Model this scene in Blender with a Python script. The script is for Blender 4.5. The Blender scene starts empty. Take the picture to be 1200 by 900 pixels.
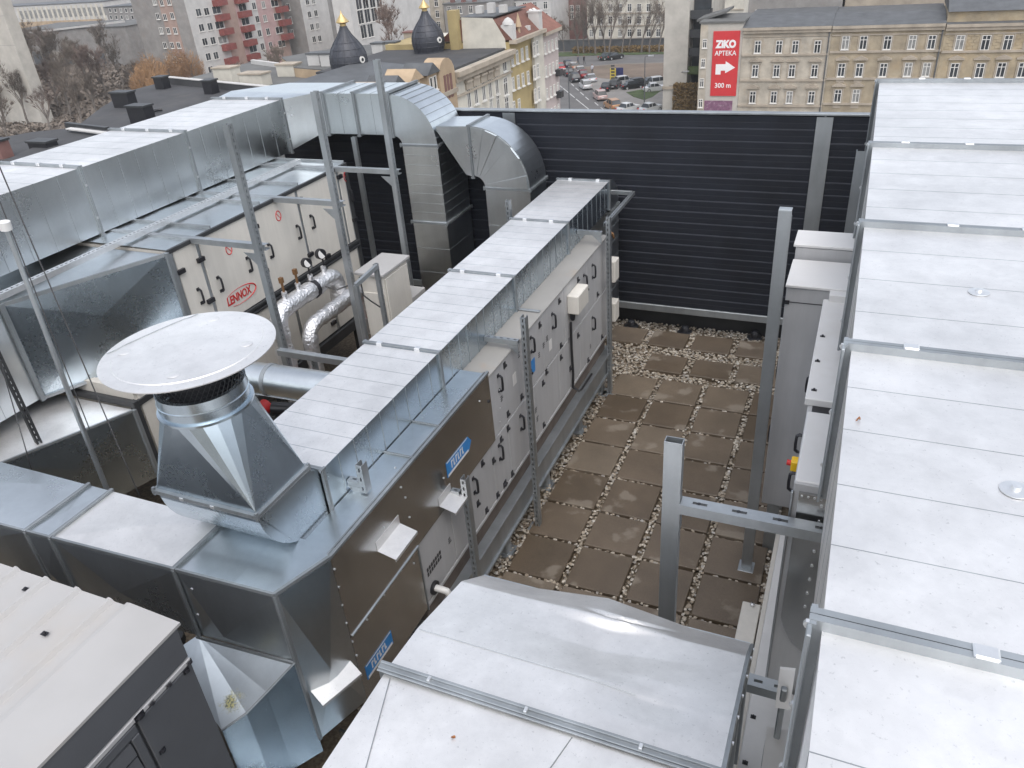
import bpy, bmesh, math, random
from mathutils import Vector, Matrix, noise
random.seed(7)
S = bpy.context.scene
C = S.collection
PI = math.pi

# ------------------------------------------------------------------ camera
CAM_Z = 5.0
FPX = 910.86                       # focal length in photograph pixels (1200 wide)
ROT = Matrix(((0.91890097, 0.38781869, -0.07223344),
              (0.14150807, -0.49496937, -0.85731021),
              (-0.36823426, 0.77756157, -0.50970731)))
cd = bpy.data.cameras.new('camera')
cam = bpy.data.objects.new('camera', cd)
C.objects.link(cam)
cd.sensor_width = 36.0
cd.lens = 36.0 * FPX / 1200.0
cd.clip_start = 0.05
cd.clip_end = 4000.0
m = Matrix.Identity(4)
for i in range(3):
    m[i][0] = ROT[0][i]
    m[i][1] = -ROT[1][i]
    m[i][2] = -ROT[2][i]
m[2][3] = CAM_Z
cam.matrix_world = m
S.camera = cam

# ------------------------------------------------------------------ sky, sun, exposure
SUN_EL, SUN_AZ = math.radians(60), math.radians(145)
w = bpy.data.worlds.new('World')
S.world = w
w.use_nodes = True
wn, wl = w.node_tree.nodes, w.node_tree.links
bg = wn['Background']
sky = wn.new('ShaderNodeTexSky')
sky.sky_type = 'NISHITA'
sky.sun_disc = False
sky.sun_elevation = SUN_EL
sky.sun_rotation = SUN_AZ
sky.air_density = 1.0
sky.dust_density = 2.5
sky.ozone_density = 1.0
hs = wn.new('ShaderNodeHueSaturation')      # a thin overcast greys the blue out
hs.inputs['Saturation'].default_value = 0.40
wl.new(sky.outputs['Color'], hs.inputs['Color'])
wl.new(hs.outputs['Color'], bg.inputs['Color'])
bg.inputs['Strength'].default_value = 0.15
sd = bpy.data.lights.new('sun', 'SUN')
sd.energy = 0.7
sd.angle = math.radians(100)
sd.color = (1.0, 0.98, 0.95)
sun = bpy.data.objects.new('sun', sd)
C.objects.link(sun)
sun.location = (0, 0, 60)
sv = Vector((math.sin(SUN_AZ) * math.cos(SUN_EL), math.cos(SUN_AZ) * math.cos(SUN_EL), math.sin(SUN_EL)))
sun.rotation_euler = sv.to_track_quat('Z', 'Y').to_euler()
S.view_settings.view_transform = 'Standard'
S.view_settings.look = 'None'
S.cycles.caustics_reflective = False
S.view_settings.gamma = 1.0
S.view_settings.exposure = 0.92

# ------------------------------------------------------------------ measuring helpers (points on real planes)
def ray(px, py):
    return ROT.transposed() @ Vector(((px - 600) / FPX, (py - 450) / FPX, 1.0))
def on_z(px, py, z):
    d = ray(px, py); t = (z - CAM_Z) / d.z
    return Vector((d.x * t, d.y * t, z))
def on_y(px, py, Y):
    d = ray(px, py); t = Y / d.y
    return Vector((d.x * t, Y, CAM_Z + d.z * t))
def on_x(px, py, X):
    d = ray(px, py); t = X / d.x
    return Vector((X, d.y * t, CAM_Z + d.z * t))

# ------------------------------------------------------------------ mesh builder
class MB:
    def __init__(s):
        s.v = []; s.f = []; s.sm = []
    def add(s, verts, faces, smooth=False):
        n = len(s.v)
        s.v.extend([tuple(v) for v in verts])
        for f in faces:
            s.f.append(tuple(i + n for i in f)); s.sm.append(smooth)
        return s
    def box(s, x0, x1, y0, y1, z0, z1):
        return s.add([(x0,y0,z0),(x1,y0,z0),(x1,y1,z0),(x0,y1,z0),(x0,y0,z1),(x1,y0,z1),(x1,y1,z1),(x0,y1,z1)],
                     [(0,3,2,1),(4,5,6,7),(0,1,5,4),(1,2,6,5),(2,3,7,6),(3,0,4,7)])
    def bbox(s, x0, x1, y0, y1, z0, z1, b=.006):
        """box with all edges chamfered by b"""
        if min(x1-x0, y1-y0, z1-z0) < 2.2*b:
            return s.box(x0,x1,y0,y1,z0,z1)
        xs, ys, zs = (x0,x1), (y0,y1), (z0,z1)
        v = []; idx = {}
        for i in (0,1):
            for j in (0,1):
                for k in (0,1):
                    sx, sy, sz = (1,-1)[i]*b, (1,-1)[j]*b, (1,-1)[k]*b
                    for a in range(3):
                        idx[(i,j,k,a)] = len(v)
                        v.append((xs[i]+(0 if a==0 else sx), ys[j]+(0 if a==1 else sy), zs[k]+(0 if a==2 else sz)))
        f = []
        for i in (0,1):
            q = [(i,0,0,0),(i,1,0,0),(i,1,1,0),(i,0,1,0)]; f.append(tuple(idx[t] for t in (q if i else q[::-1])))
            q = [(0,i,0,1),(0,i,1,1),(1,i,1,1),(1,i,0,1)]; f.append(tuple(idx[t] for t in (q if i else q[::-1])))
            q = [(0,0,i,2),(1,0,i,2),(1,1,i,2),(0,1,i,2)]; f.append(tuple(idx[t] for t in (q if i else q[::-1])))
        for i in (0,1):
            for j in (0,1):
                f.append((idx[(i,j,0,0)],idx[(i,j,1,0)],idx[(i,j,1,1)],idx[(i,j,0,1)]))
                f.append((idx[(i,0,j,0)],idx[(i,1,j,0)],idx[(i,1,j,2)],idx[(i,0,j,2)]))
                f.append((idx[(0,i,j,1)],idx[(1,i,j,1)],idx[(1,i,j,2)],idx[(0,i,j,2)]))
                for k in (0,1):
                    f.append((idx[(i,j,k,0)],idx[(i,j,k,1)],idx[(i,j,k,2)]))
        return s.add(v, f)
    def poly(s, pts):
        return s.add(pts, [tuple(range(len(pts)))])
    def prism(s, pts, vec):
        n = len(pts); vec = Vector(vec)
        a = [Vector(p) for p in pts]; b = [p + vec for p in a]
        return s.add(a + b, [tuple(range(n))[::-1], tuple(range(n, 2*n))] + [(i, (i+1) % n, n+(i+1) % n, n+i) for i in range(n)])
    def loops(s, loops, cap=True, close=True, smooth=False):
        n = len(loops[0]); v = [p for l in loops for p in l]; f = []
        for k in range(len(loops)-1):
            for i in range(n if close else n-1):
                j = (i+1) % n
                f.append((k*n+i, k*n+j, (k+1)*n+j, (k+1)*n+i))
        s.add(v, f, smooth)
        if cap:
            L = len(loops)-1
            s.add(loops[0], [tuple(range(n))[::-1]]); s.add(loops[L], [tuple(range(n))])
        return s
    def tube(s, pts, r, n=8, cap=True, smooth=True):
        pts = [Vector(p) for p in pts]; L = []
        rr = r if isinstance(r, (list, tuple)) else [r]*len(pts)
        up = None
        for i, p in enumerate(pts):
            if i == 0: t = pts[1]-pts[0]
            elif i == len(pts)-1: t = pts[-1]-pts[-2]
            else: t = (pts[i+1]-pts[i]).normalized() + (pts[i]-pts[i-1]).normalized()
            t.normalize()
            if up is None:
                up = Vector((0,0,1)) if abs(t.z) < .9 else Vector((1,0,0))
            a = t.cross(up).normalized(); b = t.cross(a).normalized(); up = -b
            L.append([p + (a*math.cos(2*PI*k/n) + b*math.sin(2*PI*k/n))*rr[i] for k in range(n)])
        return s.loops(L, cap=cap, smooth=smooth)
    def lathe(s, c, prof, n=24, smooth=True, cap=False):
        c = Vector(c)
        return s.loops([[c + Vector((r*math.cos(2*PI*k/n), r*math.sin(2*PI*k/n), z)) for k in range(n)] for r, z in prof], cap=cap, smooth=smooth)
    def beam(s, a, b, w, h, up=(0,0,1)):
        """rectangular bar from a to b"""
        a, b = Vector(a), Vector(b); t = (b-a).normalized(); up = Vector(up)
        x = t.cross(up)
        if x.length < 1e-4: x = t.cross(Vector((1,0,0)))
        x.normalize(); y = x.cross(t).normalized()
        q = [x*(-w/2)-y*(h/2), x*(w/2)-y*(h/2), x*(w/2)+y*(h/2), x*(-w/2)+y*(h/2)]
        return s.loops([[a+d for d in q], [b+d for d in q]])
    def mesh(s, name, mat, org=(0,0,0), fix=True):
        me = bpy.data.meshes.new(name)
        o = Vector(org)
        me.from_pydata([(x-o.x, y-o.y, z-o.z) for x, y, z in s.v], [], s.f)
        me.polygons.foreach_set('use_smooth', s.sm)
        if fix and len(s.f) < 60000:
            bm = bmesh.new(); bm.from_mesh(me)
            bmesh.ops.remove_doubles(bm, verts=bm.verts, dist=1e-5)
            bmesh.ops.recalc_face_normals(bm, faces=bm.faces)
            bm.to_mesh(me); bm.free()
        if any(s.sm):
            me.set_sharp_from_angle(angle=math.radians(40))
        for mm in (mat if isinstance(mat, (list, tuple)) else [mat]):
            me.materials.append(mm)
        me.update()
        return me

ORG = {}
def thing(name, label, cat, loc, group=None):
    o = bpy.data.objects.new(name, None); C.objects.link(o)
    o.location = loc; o.empty_display_size = .2
    o['label'] = label; o['category'] = cat
    if group: o['group'] = group
    ORG[o.name] = Vector(loc)
    return o
def part(name, mb, mat, parent, label=None, kind=None, fix=True):
    org = ORG[parent.name]
    o = bpy.data.objects.new(name, mb.mesh(name, mat, org, fix)); C.objects.link(o)
    o.parent = parent; ORG[o.name] = org
    if label: o['label'] = label
    if kind: o['kind'] = kind
    return o
def single(name, mb, mat, label, cat, loc, group=None):
    o = bpy.data.objects.new(name, mb.mesh(name, mat, loc)); C.objects.link(o)
    o.location = loc; o['label'] = label; o['category'] = cat
    if group: o['group'] = group
    ORG[o.name] = Vector(loc)
    return o
def setting(name, mb, mat, kind='structure', label=None, fix=True):
    o = bpy.data.objects.new(name, mb.mesh(name, mat, (0,0,0), fix)); C.objects.link(o)
    o['kind'] = kind
    if label: o['label'] = label
    ORG[o.name] = Vector((0,0,0))
    return o
def inst(name, me, parent, pos, rot=(0,0,0), scale=(1,1,1)):
    """a piece that shares its mesh with its likes"""
    o = bpy.data.objects.new(name, me); C.objects.link(o)
    o.parent = parent; o.location = Vector(pos) - ORG[parent.name]
    o.rotation_euler = rot; o.scale = scale
    ORG[o.name] = Vector(pos)
    return o
def copy_thing(root, loc, rotz=0, label=None, scale=None):
    r = root.copy(); C.objects.link(r); r.location = loc; r.rotation_euler = (0, 0, rotz)
    if label: r['label'] = label
    if scale: r.scale = (scale,)*3
    for ch in root.children:
        c = ch.copy(); C.objects.link(c); c.parent = r
        for g in ch.children:
            d = g.copy(); C.objects.link(d); d.parent = c
    return r
def text_mesh(body, size, mat, bold=0.0, depth=.002, shear=0.0):
    cu = bpy.data.curves.new('lettering', 'FONT')
    cu.body = body; cu.size = size; cu.extrude = depth; cu.offset = bold; cu.shear = shear
    cu.align_x = 'CENTER'; cu.align_y = 'CENTER'; cu.resolution_u = 3
    t = bpy.data.objects.new('lettering', cu); C.objects.link(t)
    me = bpy.data.meshes.new_from_object(t.evaluated_get(bpy.context.evaluated_depsgraph_get()))
    bpy.data.objects.remove(t)
    me.materials.clear(); me.materials.append(mat)
    return me

# ------------------------------------------------------------------ materials
def new_mat(name):
    m = bpy.data.materials.new(name); m.use_nodes = True
    return m, m.node_tree.nodes, m.node_tree.links, m.node_tree.nodes['Principled BSDF']
def ramp(n, l, src, stops):
    r = n.new('ShaderNodeValToRGB')
    e = r.color_ramp.elements
    while len(e) < len(stops): e.new(.5)
    for k, (p, c) in enumerate(stops):
        e[k].position = p
        e[k].color = (*c, 1) if isinstance(c, (tuple, list)) else (c, c, c, 1)
    l.new(src, r.inputs['Fac'])
    return r.outputs['Color']
def noise_tex(n, l, vec, scale, detail=4, rough=.55, stretch=None):
    if stretch:
        mp = n.new('ShaderNodeMapping'); mp.inputs['Scale'].default_value = stretch
        l.new(vec, mp.inputs['Vector']); vec = mp.outputs['Vector']
    t = n.new('ShaderNodeTexNoise'); t.inputs['Scale'].default_value = scale
    t.inputs['Detail'].default_value = detail; t.inputs['Roughness'].default_value = rough
    l.new(vec, t.inputs['Vector'])
    return t.outputs['Fac']
def mixc(n, l, fac, a, b, mode='MIX'):
    x = n.new('ShaderNodeMix'); x.data_type = 'RGBA'; x.blend_type = mode
    for k, v in ((0, fac), (6, a), (7, b)):
        if hasattr(v, 'is_linked') or hasattr(v, 'links'): l.new(v, x.inputs[k])
        elif isinstance(v, (int, float)): x.inputs[k].default_value = v
        else: x.inputs[k].default_value = (*v, 1)
    return x.outputs[2]
def mathn(n, l, op, a, b=None, c=None):
    x = n.new('ShaderNodeMath'); x.operation = op
    for k, v in enumerate((a, b, c)):
        if v is None: continue
        if hasattr(v, 'links'): l.new(v, x.inputs[k])
        else: x.inputs[k].default_value = v
    return x.outputs[0]
def pos(n):
    return n.new('ShaderNodeNewGeometry').outputs['Position']
def bump(n, l, bsdf, h, strength, dist):
    b = n.new('ShaderNodeBump'); b.inputs['Strength'].default_value = strength; b.inputs['Distance'].default_value = dist
    l.new(h, b.inputs['Height']); l.new(b.outputs['Normal'], bsdf.inputs['Normal'])
    return b

def galv(name, col=(.66,.69,.71), r0=.13, r1=.28, metal=1.0, spangle=45, dirt=.16, warp=.16, specks=0):
    """galvanised sheet: zinc flakes, dull patches, faint oil-canning"""
    m, n, l, b = new_mat(name)
    P = pos(n)
    v = n.new('ShaderNodeTexVoronoi'); v.inputs['Scale'].default_value = spangle; l.new(P, v.inputs['Vector'])
    sep = n.new('ShaderNodeSeparateColor'); l.new(v.outputs['Color'], sep.inputs[0])
    big = noise_tex(n, l, P, 1.1, 5, .55)
    streak = noise_tex(n, l, P, 7, 4, .6, (1, 1, .18))
    fl = ramp(n, l, sep.outputs[0], [(0, .985), (1, 1.01)])
    st = ramp(n, l, big, [(.30, 1-dirt), (.68, 1.0)])
    sk = ramp(n, l, streak, [(.34, 1-dirt*.5), (.66, 1.0)])
    c = mixc(n, l, 1.0, col, fl, 'MULTIPLY'); c = mixc(n, l, 1.0, c, st, 'MULTIPLY'); c = mixc(n, l, 1.0, c, sk, 'MULTIPLY')
    if specks:
        sp = ramp(n, l, noise_tex(n, l, P, 55, 3, .75), [(.62, 1.0), (.70, 1-specks)])
        run = ramp(n, l, noise_tex(n, l, P, 2.6, 7, .72), [(.34, 1-specks*.42), (.56, 1.0)])
        rim = noise_tex(n, l, P, 1.9, 3, .5)
        pud = ramp(n, l, rim, [(.56, 1.0), (.585, 1-specks*.16), (.62, 1.0)])
        c = mixc(n, l, 1.0, c, pud, 'MULTIPLY')
        c = mixc(n, l, 1.0, c, sp, 'MULTIPLY'); c = mixc(n, l, 1.0, c, run, 'MULTIPLY')
    l.new(c, b.inputs['Base Color'])
    b.inputs['Metallic'].default_value = metal
    rr = mathn(n, l, 'MULTIPLY_ADD', sep.outputs[1], (r1-r0)*.08, r0)
    rr = mathn(n, l, 'MULTIPLY_ADD', big, (r1-r0)*.9, rr)
    l.new(rr, b.inputs['Roughness'])
    bump(n, l, b, noise_tex(n, l, P, 2.0, 2, .4), warp, .06)
    return m
def plain(name, col, rough=.6, metal=0, var=.15, scale=3, bscale=40, bstr=.15, bdist=.004, spec=None, tint=None, drip=0):
    m, n, l, b = new_mat(name)
    P = pos(n)
    a = ramp(n, l, noise_tex(n, l, P, scale, 6, .6), [(.3, 1-var), (.7, 1+var*.3)])
    c = mixc(n, l, 1.0, col, a, 'MULTIPLY')
    if drip:
        dr = ramp(n, l, noise_tex(n, l, P, 16, 5, .65, (1, 1, .07)), [(.42, 1-drip), (.60, 1.0)])
        c = mixc(n, l, 1.0, c, dr, 'MULTIPLY')
    if tint:
        c = mixc(n, l, ramp(n, l, noise_tex(n, l, P, scale*.6, 5, .7), [(.52, 0.0), (.72, .75)]), c, tint)
    l.new(c, b.inputs['Base Color'])
    b.inputs['Roughness'].default_value = rough; b.inputs['Metallic'].default_value = metal
    if spec is not None: b.inputs['Specular IOR Level'].default_value = spec
    if bstr: bump(n, l, b, noise_tex(n, l, P, bscale, 4), bstr, bdist)
    return m
def glassy(name, col=(.03,.035,.04), rough=.12):
    m, n, l, b = new_mat(name)
    P = pos(n)
    c = ramp(n, l, noise_tex(n, l, P, .35, 2), [(.35, tuple(x*.5 for x in col)), (.65, tuple(x*1.7 for x in col))])
    l.new(c, b.inputs['Base Color']); b.inputs['Roughness'].default_value = rough
    return m

M = {}
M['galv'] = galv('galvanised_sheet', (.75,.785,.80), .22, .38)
M['galv_roof'] = galv('galvanised_dull_lit', (.90,.89,.88), .34, .56, .75, 40, .17, .14, .22)  # paler, duller copy of the sheet; sky-lit tops put into the colour
M['galv_dark'] = galv('galvanised_shaded', (.57,.65,.71), .20, .34, 1.0, 50, .14, .12)  # darker, bluer copy of the sheet: shade and sky reflection put into colour
M['galv_plenum'] = galv('galvanised_plenum', (.60,.60,.59), .16, .3, 1.0, 50, .14, .12)
M['strut'] = galv('galvanised_channel', (.52,.55,.57), .35, .55, .85, 70, .3, .1)
M['flange'] = galv('galvanised_flange', (.44,.47,.49), .42, .6, .8, 70, .35, .1)
M['clip'] = plain('zinc_clip', (.75,.76,.77), .35, .8, .1, 20)
M['grey'] = plain('grey_coated_panel', (.47,.47,.475), .42, 0, .12, 1.6, 120, .04, drip=.06)
M['grey_dark'] = plain('dark_grey_coated_panel', (.105,.11,.12), .45, 0, .15, 1.6, 120, .05)
M['beige'] = plain('off_white_coated_panel', (.70,.67,.61), .5, 0, .14, 1.2, 120, .04, drip=.05)
M['white'] = plain('white_coated_sheet', (.41,.402,.395), .5, 0, .1, 1.5, 120, .04, tint=(.42,.385,.35))
M['whitetop'] = plain('white_unit_top', (.70,.69,.68), .5, 0, .1, 1.5, 120, .04, tint=(.58,.55,.51))
M['toprust'] = plain('weathered_pale_top', (.36,.35,.33), .5, .1, .2, 1.5, 90, .05, tint=(.42,.29,.17))
M['black'] = plain('black_plastic', (.018,.018,.022), .4, 0, .2, 8)
M['dark'] = plain('dark_frame', (.045,.047,.05), .5, .1, .25, 5)
M['rust'] = plain('brown_channel', (.16,.13,.11), .7, .1, .4, 6)
M['blue'] = plain('blue_label', (.03,.22,.55), .4, 0, .1, 20, 60, 0)
M['red'] = plain('red_paint', (.55,.03,.03), .5, 0, .1, 10, 60, 0)
M['yellow'] = plain('yellow_plastic', (.85,.52,.02), .4, 0, .05, 10, 60, 0)
M['copper'] = plain('brass_fitting', (.35,.2,.1), .4, .7, .3, 20)
M['cable'] = plain('black_cable', (.02,.02,.022), .5, 0, .1)
M['wire'] = plain('steel_wire', (.10,.10,.105), .5, .6, .2)
M['pvc'] = plain('white_pipe', (.75,.74,.72), .35, 0, .1)
# more materials: foil, slabs, pebbles, fence
def foil():
    m, n, l, b = new_mat('crumpled_foil')
    P = pos(n)
    b.inputs['Base Color'].default_value = (.78,.78,.79,1); b.inputs['Metallic'].default_value = 1; b.inputs['Roughness'].default_value = .42
    v = n.new('ShaderNodeTexVoronoi'); v.inputs['Scale'].default_value = 32; l.new(P, v.inputs['Vector'])
    h = mathn(n, l, 'ADD', v.outputs['Distance'], noise_tex(n, l, P, 45, 4, .7))
    bump(n, l, b, h, .6, .014)
    return m
M['foil'] = foil()
def slab_mat():
    m, n, l, b = new_mat('wet_concrete_slab')
    P = pos(n)
    oi = n.new('ShaderNodeObjectInfo')
    base = ramp(n, l, oi.outputs['Random'], [(0, (.122,.092,.063)), (.5, (.158,.122,.087)), (1, (.205,.165,.122))])
    fine = ramp(n, l, noise_tex(n, l, P, 95, 5, .7), [(.3, .78), (.7, 1.15)])
    blot = ramp(n, l, noise_tex(n, l, P, 2.2, 5, .6), [(.3, .78), (.7, 1.12)])
    c = mixc(n, l, 1, base, fine, 'MULTIPLY'); c = mixc(n, l, 1, c, blot, 'MULTIPLY')
    vec = n.new('ShaderNodeVectorMath'); vec.operation = 'MULTIPLY_ADD'
    l.new(P, vec.inputs[0]); vec.inputs[1].default_value = (1,1,1)
    cx = n.new('ShaderNodeCombineXYZ'); l.new(mathn(n, l, 'MULTIPLY', oi.outputs['Random'], 40), cx.inputs[0]); l.new(cx.outputs[0], vec.inputs[2])
    dry = ramp(n, l, noise_tex(n, l, vec.outputs[0], 2.6, 4, .55), [(.585, 0.0), (.64, .5)])
    c = mixc(n, l, dry, c, (.30,.26,.21))
    l.new(c, b.inputs['Base Color'])
    l.new(ramp(n, l, dry, [(0, .42), (1, .8)]), b.inputs['Roughness'])
    bump(n, l, b, noise_tex(n, l, P, 130, 5, .7), .35, .004)
    return m
M['slab'] = slab_mat()
def pebble_mat():
    m, n, l, b = new_mat('river_pebbles')
    g = n.new('ShaderNodeNewGeometry')
    c = ramp(n, l, g.outputs['Random Per Island'], [(0, (.19,.15,.11)), (.25, (.34,.28,.21)), (.5, (.45,.39,.31)), (.75, (.60,.55,.47)), (.93, (.29,.265,.24)), (1, (.70,.67,.61))])
    f = ramp(n, l, noise_tex(n, l, g.outputs['Position'], 120, 4), [(.3, .75), (.7, 1.1)])
    l.new(mixc(n, l, 1, c, f, 'MULTIPLY'), b.inputs['Base Color']); b.inputs['Roughness'].default_value = .55
    return m
M['pebble'] = pebble_mat()
M['bed'] = plain('gravel_bed', (.21,.165,.115), .85, 0, .6, 30, 60, .6, .01)
M['slat'] = plain('black_coated_slat', (.014,.017,.026), .7, 0, .35, 2.5, 160, .08, tint=(.020,.023,.031))
M['membrane'] = plain('dark_roof_membrane', (.05,.05,.052), .8, 0, .3, 2)

# ================================================================== our own roof
mb = MB().box(-13, 9, -7, 10.2, -23.2, -.035)
deck = setting('roof_deck', mb, M['bed'])
slab_rects = []
XL = [-2.41, -1.86, -1.31, -.765, -.215]
YL = [2.48, 3.01, 3.535, 4.06, 4.58, 5.10, 5.605, 6.155, 6.69, 7.195, 7.72, 8.235]
for i in range(4):
    for j in range(len(YL)-1):
        slab_rects.append((XL[i]+.033, XL[i+1]-.033, YL[j]+.017, YL[j+1]-.017))
for x0, x1 in ((-2.12,-1.645), (-1.55,-1.075), (-1.0,-.525)):
    slab_rects.append((x0, x1, 8.41, 8.83))
for x0, x1 in ((-2.81,-2.33), (-2.24,-1.76), (-1.67,-1.18), (-1.10,-.62)):
    slab_rects.append((x0, x1, 9.06, 9.49))
sm = MB().bbox(-.247, .247, -.248, .248, -.03, .022, .006).mesh('paving_slab', M['slab'])
for x0, x1, y0, y1 in slab_rects:
    inst('paving_slab', sm, deck, ((x0+x1)/2 + random.uniform(-.004,.004), (y0+y1)/2, random.uniform(-.004,.003)),
         (random.uniform(-.006,.006), random.uniform(-.006,.006), random.uniform(-.008,.008)), ((x1-x0)/.494, (y1-y0)/.496, 1))

# gravel: every pebble a small stone, all one mass
def gravel():
    bm = bmesh.new(); bmesh.ops.create_icosphere(bm, subdivisions=1, radius=1)
    base = [v.co.copy() for v in bm.verts]; faces = [tuple(v.index for v in f.verts) for f in bm.faces]; bm.free()
    g = MB(); rnd = random.Random(3)
    def stone(x, y, z, s):
        R = Matrix.Rotation(rnd.uniform(0, 6.28), 3, 'Z') @ Matrix.Rotation(rnd.uniform(-.4,.4), 3, 'X')
        sc = Vector((s*rnd.uniform(.8,1.5), s*rnd.uniform(.7,1.1), s*rnd.uniform(.45,.75)))
        g.add([R @ Vector((p.x*sc.x, p.y*sc.y, p.z*sc.z)) + Vector((x, y, z)) for p in base], faces, True)
    inside = lambda x, y: any(a-.003 < x < b+.003 and c-.003 < y < d+.003 for a, b, c, d in slab_rects)
    n = 0
    while n < 10500:
        x, y = rnd.uniform(-3.0, -.03), rnd.uniform(2.9, 9.75)
        if inside(x, y): continue
        if x > -.2 and y > 5.45: continue
        stone(x, y, rnd.uniform(-.022, .010), rnd.uniform(.012, .022)); n += 1
    return g
setting('gravel', gravel(), M['pebble'], 'stuff', 'pale brown pebbles between and around the concrete slabs', fix=False)

# ================================================================== noise barrier at the roof edge
fb = thing('noise_barrier', 'long black slatted barrier along the far roof edge', 'fence', (-1.9, 9.45, 0))
def slat_mesh(x0, x1):
    h = .1456; L = []
    prof = [(9.409,0),(9.402,.062),(9.404,.066),(9.401,.070),(9.394,.131),(9.396,.137),(9.4095,.1452),(9.46,.1452),(9.46,0)]
    mb = MB(); mb.loops([[(x, y, z) for y, z in prof] for x in (x0, x1)])
    return mb
POSTX = [-7.95, -4.175, -.395, 3.385]
for a, b_ in zip(POSTX[:-1], POSTX[1:]):
    me = slat_mesh(a+.012, b_-.012).mesh('slat', M['slat'])
    for k in range(17):
        inst('slat', me, fb, (0, random.uniform(-.002,.002), .455 + k*.1456))
pm = MB().box(-.085,.085,-.075,-.065,0,2.92).box(-.085,.085,.065,.075,0,2.92).box(-.004,.004,-.065,.065,0,2.92).mesh('post', M['strut'])
for x in POSTX:
    inst('post', pm, fb, (x, 9.46, 0))
part('top_cap', MB().bbox(-8.1, 3.5, 9.375, 9.475, 2.934, 2.958, .004), M['flange'], fb)
mb = MB()
for a, b_ in zip(POSTX[:-1], POSTX[1:]): mb.bbox(a+.09, b_-.09, 9.385, 9.45, .355, .452, .006)
part('bottom_rail', mb, M['flange'], fb)
part('skirt', MB().box(-8, 3.4, 9.76, 9.80, -.03, .45), M['dark'], fb)
# dome feet on the gravel
fm = None
for k, (x, y, nm) in enumerate(((-2.60, 9.56, 'left'), (-1.85, 9.57, 'middle'), (-.935, 9.64, 'right'))):
    f = thing('roof_vent', {'left': 'small black rubber dome on gravel by the grey unit', 'middle': 'small black rubber dome, middle one below the slatted barrier', 'right': 'small black rubber dome next to the tall galvanised post'}[nm], 'roof vent', (x, y, 0), 'small black domes along the barrier')
    if fm is None:
        fm = MB().lathe((0,0,0), [(.001,.10),(.03,.098),(.048,.085),(.055,.06),(.06,.022),(.085,.018),(.088,0)], 18).mesh('dome', M['black'])
    inst('dome', fm, f, (x, y, .0))
    part('collar', MB().lathe((x,y,0), [(.10,0),(.10,.012),(.062,.02)], 18), M['dark'], f)

# ================================================================== sheet-metal helpers
def rect_loop(axis, t, r, o=0.0):
    a0, a1, b0, b1 = r
    a0 -= o; a1 += o; b0 -= o; b1 += o
    q = [(a0,b0),(a1,b0),(a1,b1),(a0,b1)]
    if axis == 'y': return [(a, t, b) for a, b in q]
    if axis == 'x': return [(t, a, b) for a, b in q]
    return [(a, b, t) for a, b in q]
LINES = []
def duct_mesh(axis, t0, t1, r, pitch=.15, h=.004, wid=.010, cap=False):
    n = int(abs(t1-t0)/pitch)
    for k in range(1, n): LINES.append((axis, t0+(t1-t0)*k/n+random.uniform(-.012,.012), r))
    return MB().loops([rect_loop(axis, t0, r), rect_loop(axis, t1, r)], cap=cap)
def seam_lines(parent, mat_, wid=.0035, h=.0009):
    mb = MB()
    for axis, t, r in LINES:
        mb.loops([rect_loop(axis, t-wid/2, r, -.0005), rect_loop(axis, t-wid/2, r, h), rect_loop(axis, t+wid/2, r, h), rect_loop(axis, t+wid/2, r, -.0005)], cap=False)
    LINES.clear()
    part('stiffening_bead', mb, mat_, parent, kind='stuff')
def _old(axis, t0, t1, r, pitch=.15, h=.004, wid=.010, cap=False):
    mb = MB(); L = [rect_loop(axis, t0, r)]
    n = int(abs(t1-t0)/pitch)
    for k in range(1, n):
        t = t0 + (t1-t0)*k/n + random.uniform(-.01,.01)
        s = 1 if t1 > t0 else -1
        L += [rect_loop(axis, t - s*wid/2, r), rect_loop(axis, t, r, h*random.uniform(.6,1.2)), rect_loop(axis, t + s*wid/2, r)]
    L.append(rect_loop(axis, t1, r))
    return mb.loops(L, cap=cap)
def flange_mesh(axis, t, r, proj=.03, thick=.014, gap=.003, mb=None):
    mb = mb or MB()
    a0, a1, b0, b1 = r; p = proj
    def bx(A0, A1, B0, B1, T0, T1):
        if axis == 'y': mb.box(A0, A1, T0, T1, B0, B1)
        elif axis == 'x': mb.box(T0, T1, A0, A1, B0, B1)
        else: mb.box(A0, A1, B0, B1, T0, T1)
    for T0, T1 in ((t-gap/2-thick, t-gap/2), (t+gap/2, t+gap/2+thick)):
        bx(a0-p, a1+p, b1-.002, b1+p, T0, T1); bx(a0-p, a1+p, b0-p, b0+.002, T0, T1)
        bx(a0-p, a0+.002, b0+.002, b1-.002, T0, T1); bx(a1-.002, a1+p, b0+.002, b1-.002, T0, T1)
    for A in (a0-p+.01, a1+p-.01):
        for B in (b0-p+.01, b1+p-.01):
            bx(A-.008, A+.008, B-.008, B+.008, t-thick-.014, t+thick+.014)
    return mb
clip_me = MB().bbox(-.022,.022,-.022,.022,-.004,.03,.004).mesh('clip', M['clip'])
def clips_y(par, t, r, pitch, top=True, side=True, proj=.03):
    a0, a1, b0, b1 = r
    if top:
        n = max(2, int((a1-a0)/pitch))
        for k in range(n):
            inst('clip', clip_me, par, (a0+(a1-a0)*(k+.5)/n + random.uniform(-.03,.03), t, b1+proj-.022))
    if side:
        n = max(2, int((b1-b0)/pitch))
        for k in range(n):
            inst('clip', clip_me, par, (a1+proj-.022, t, b0+(b1-b0)*(k+.5)/n), (0, PI/2, 0), (.6,.6,.7))
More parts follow.
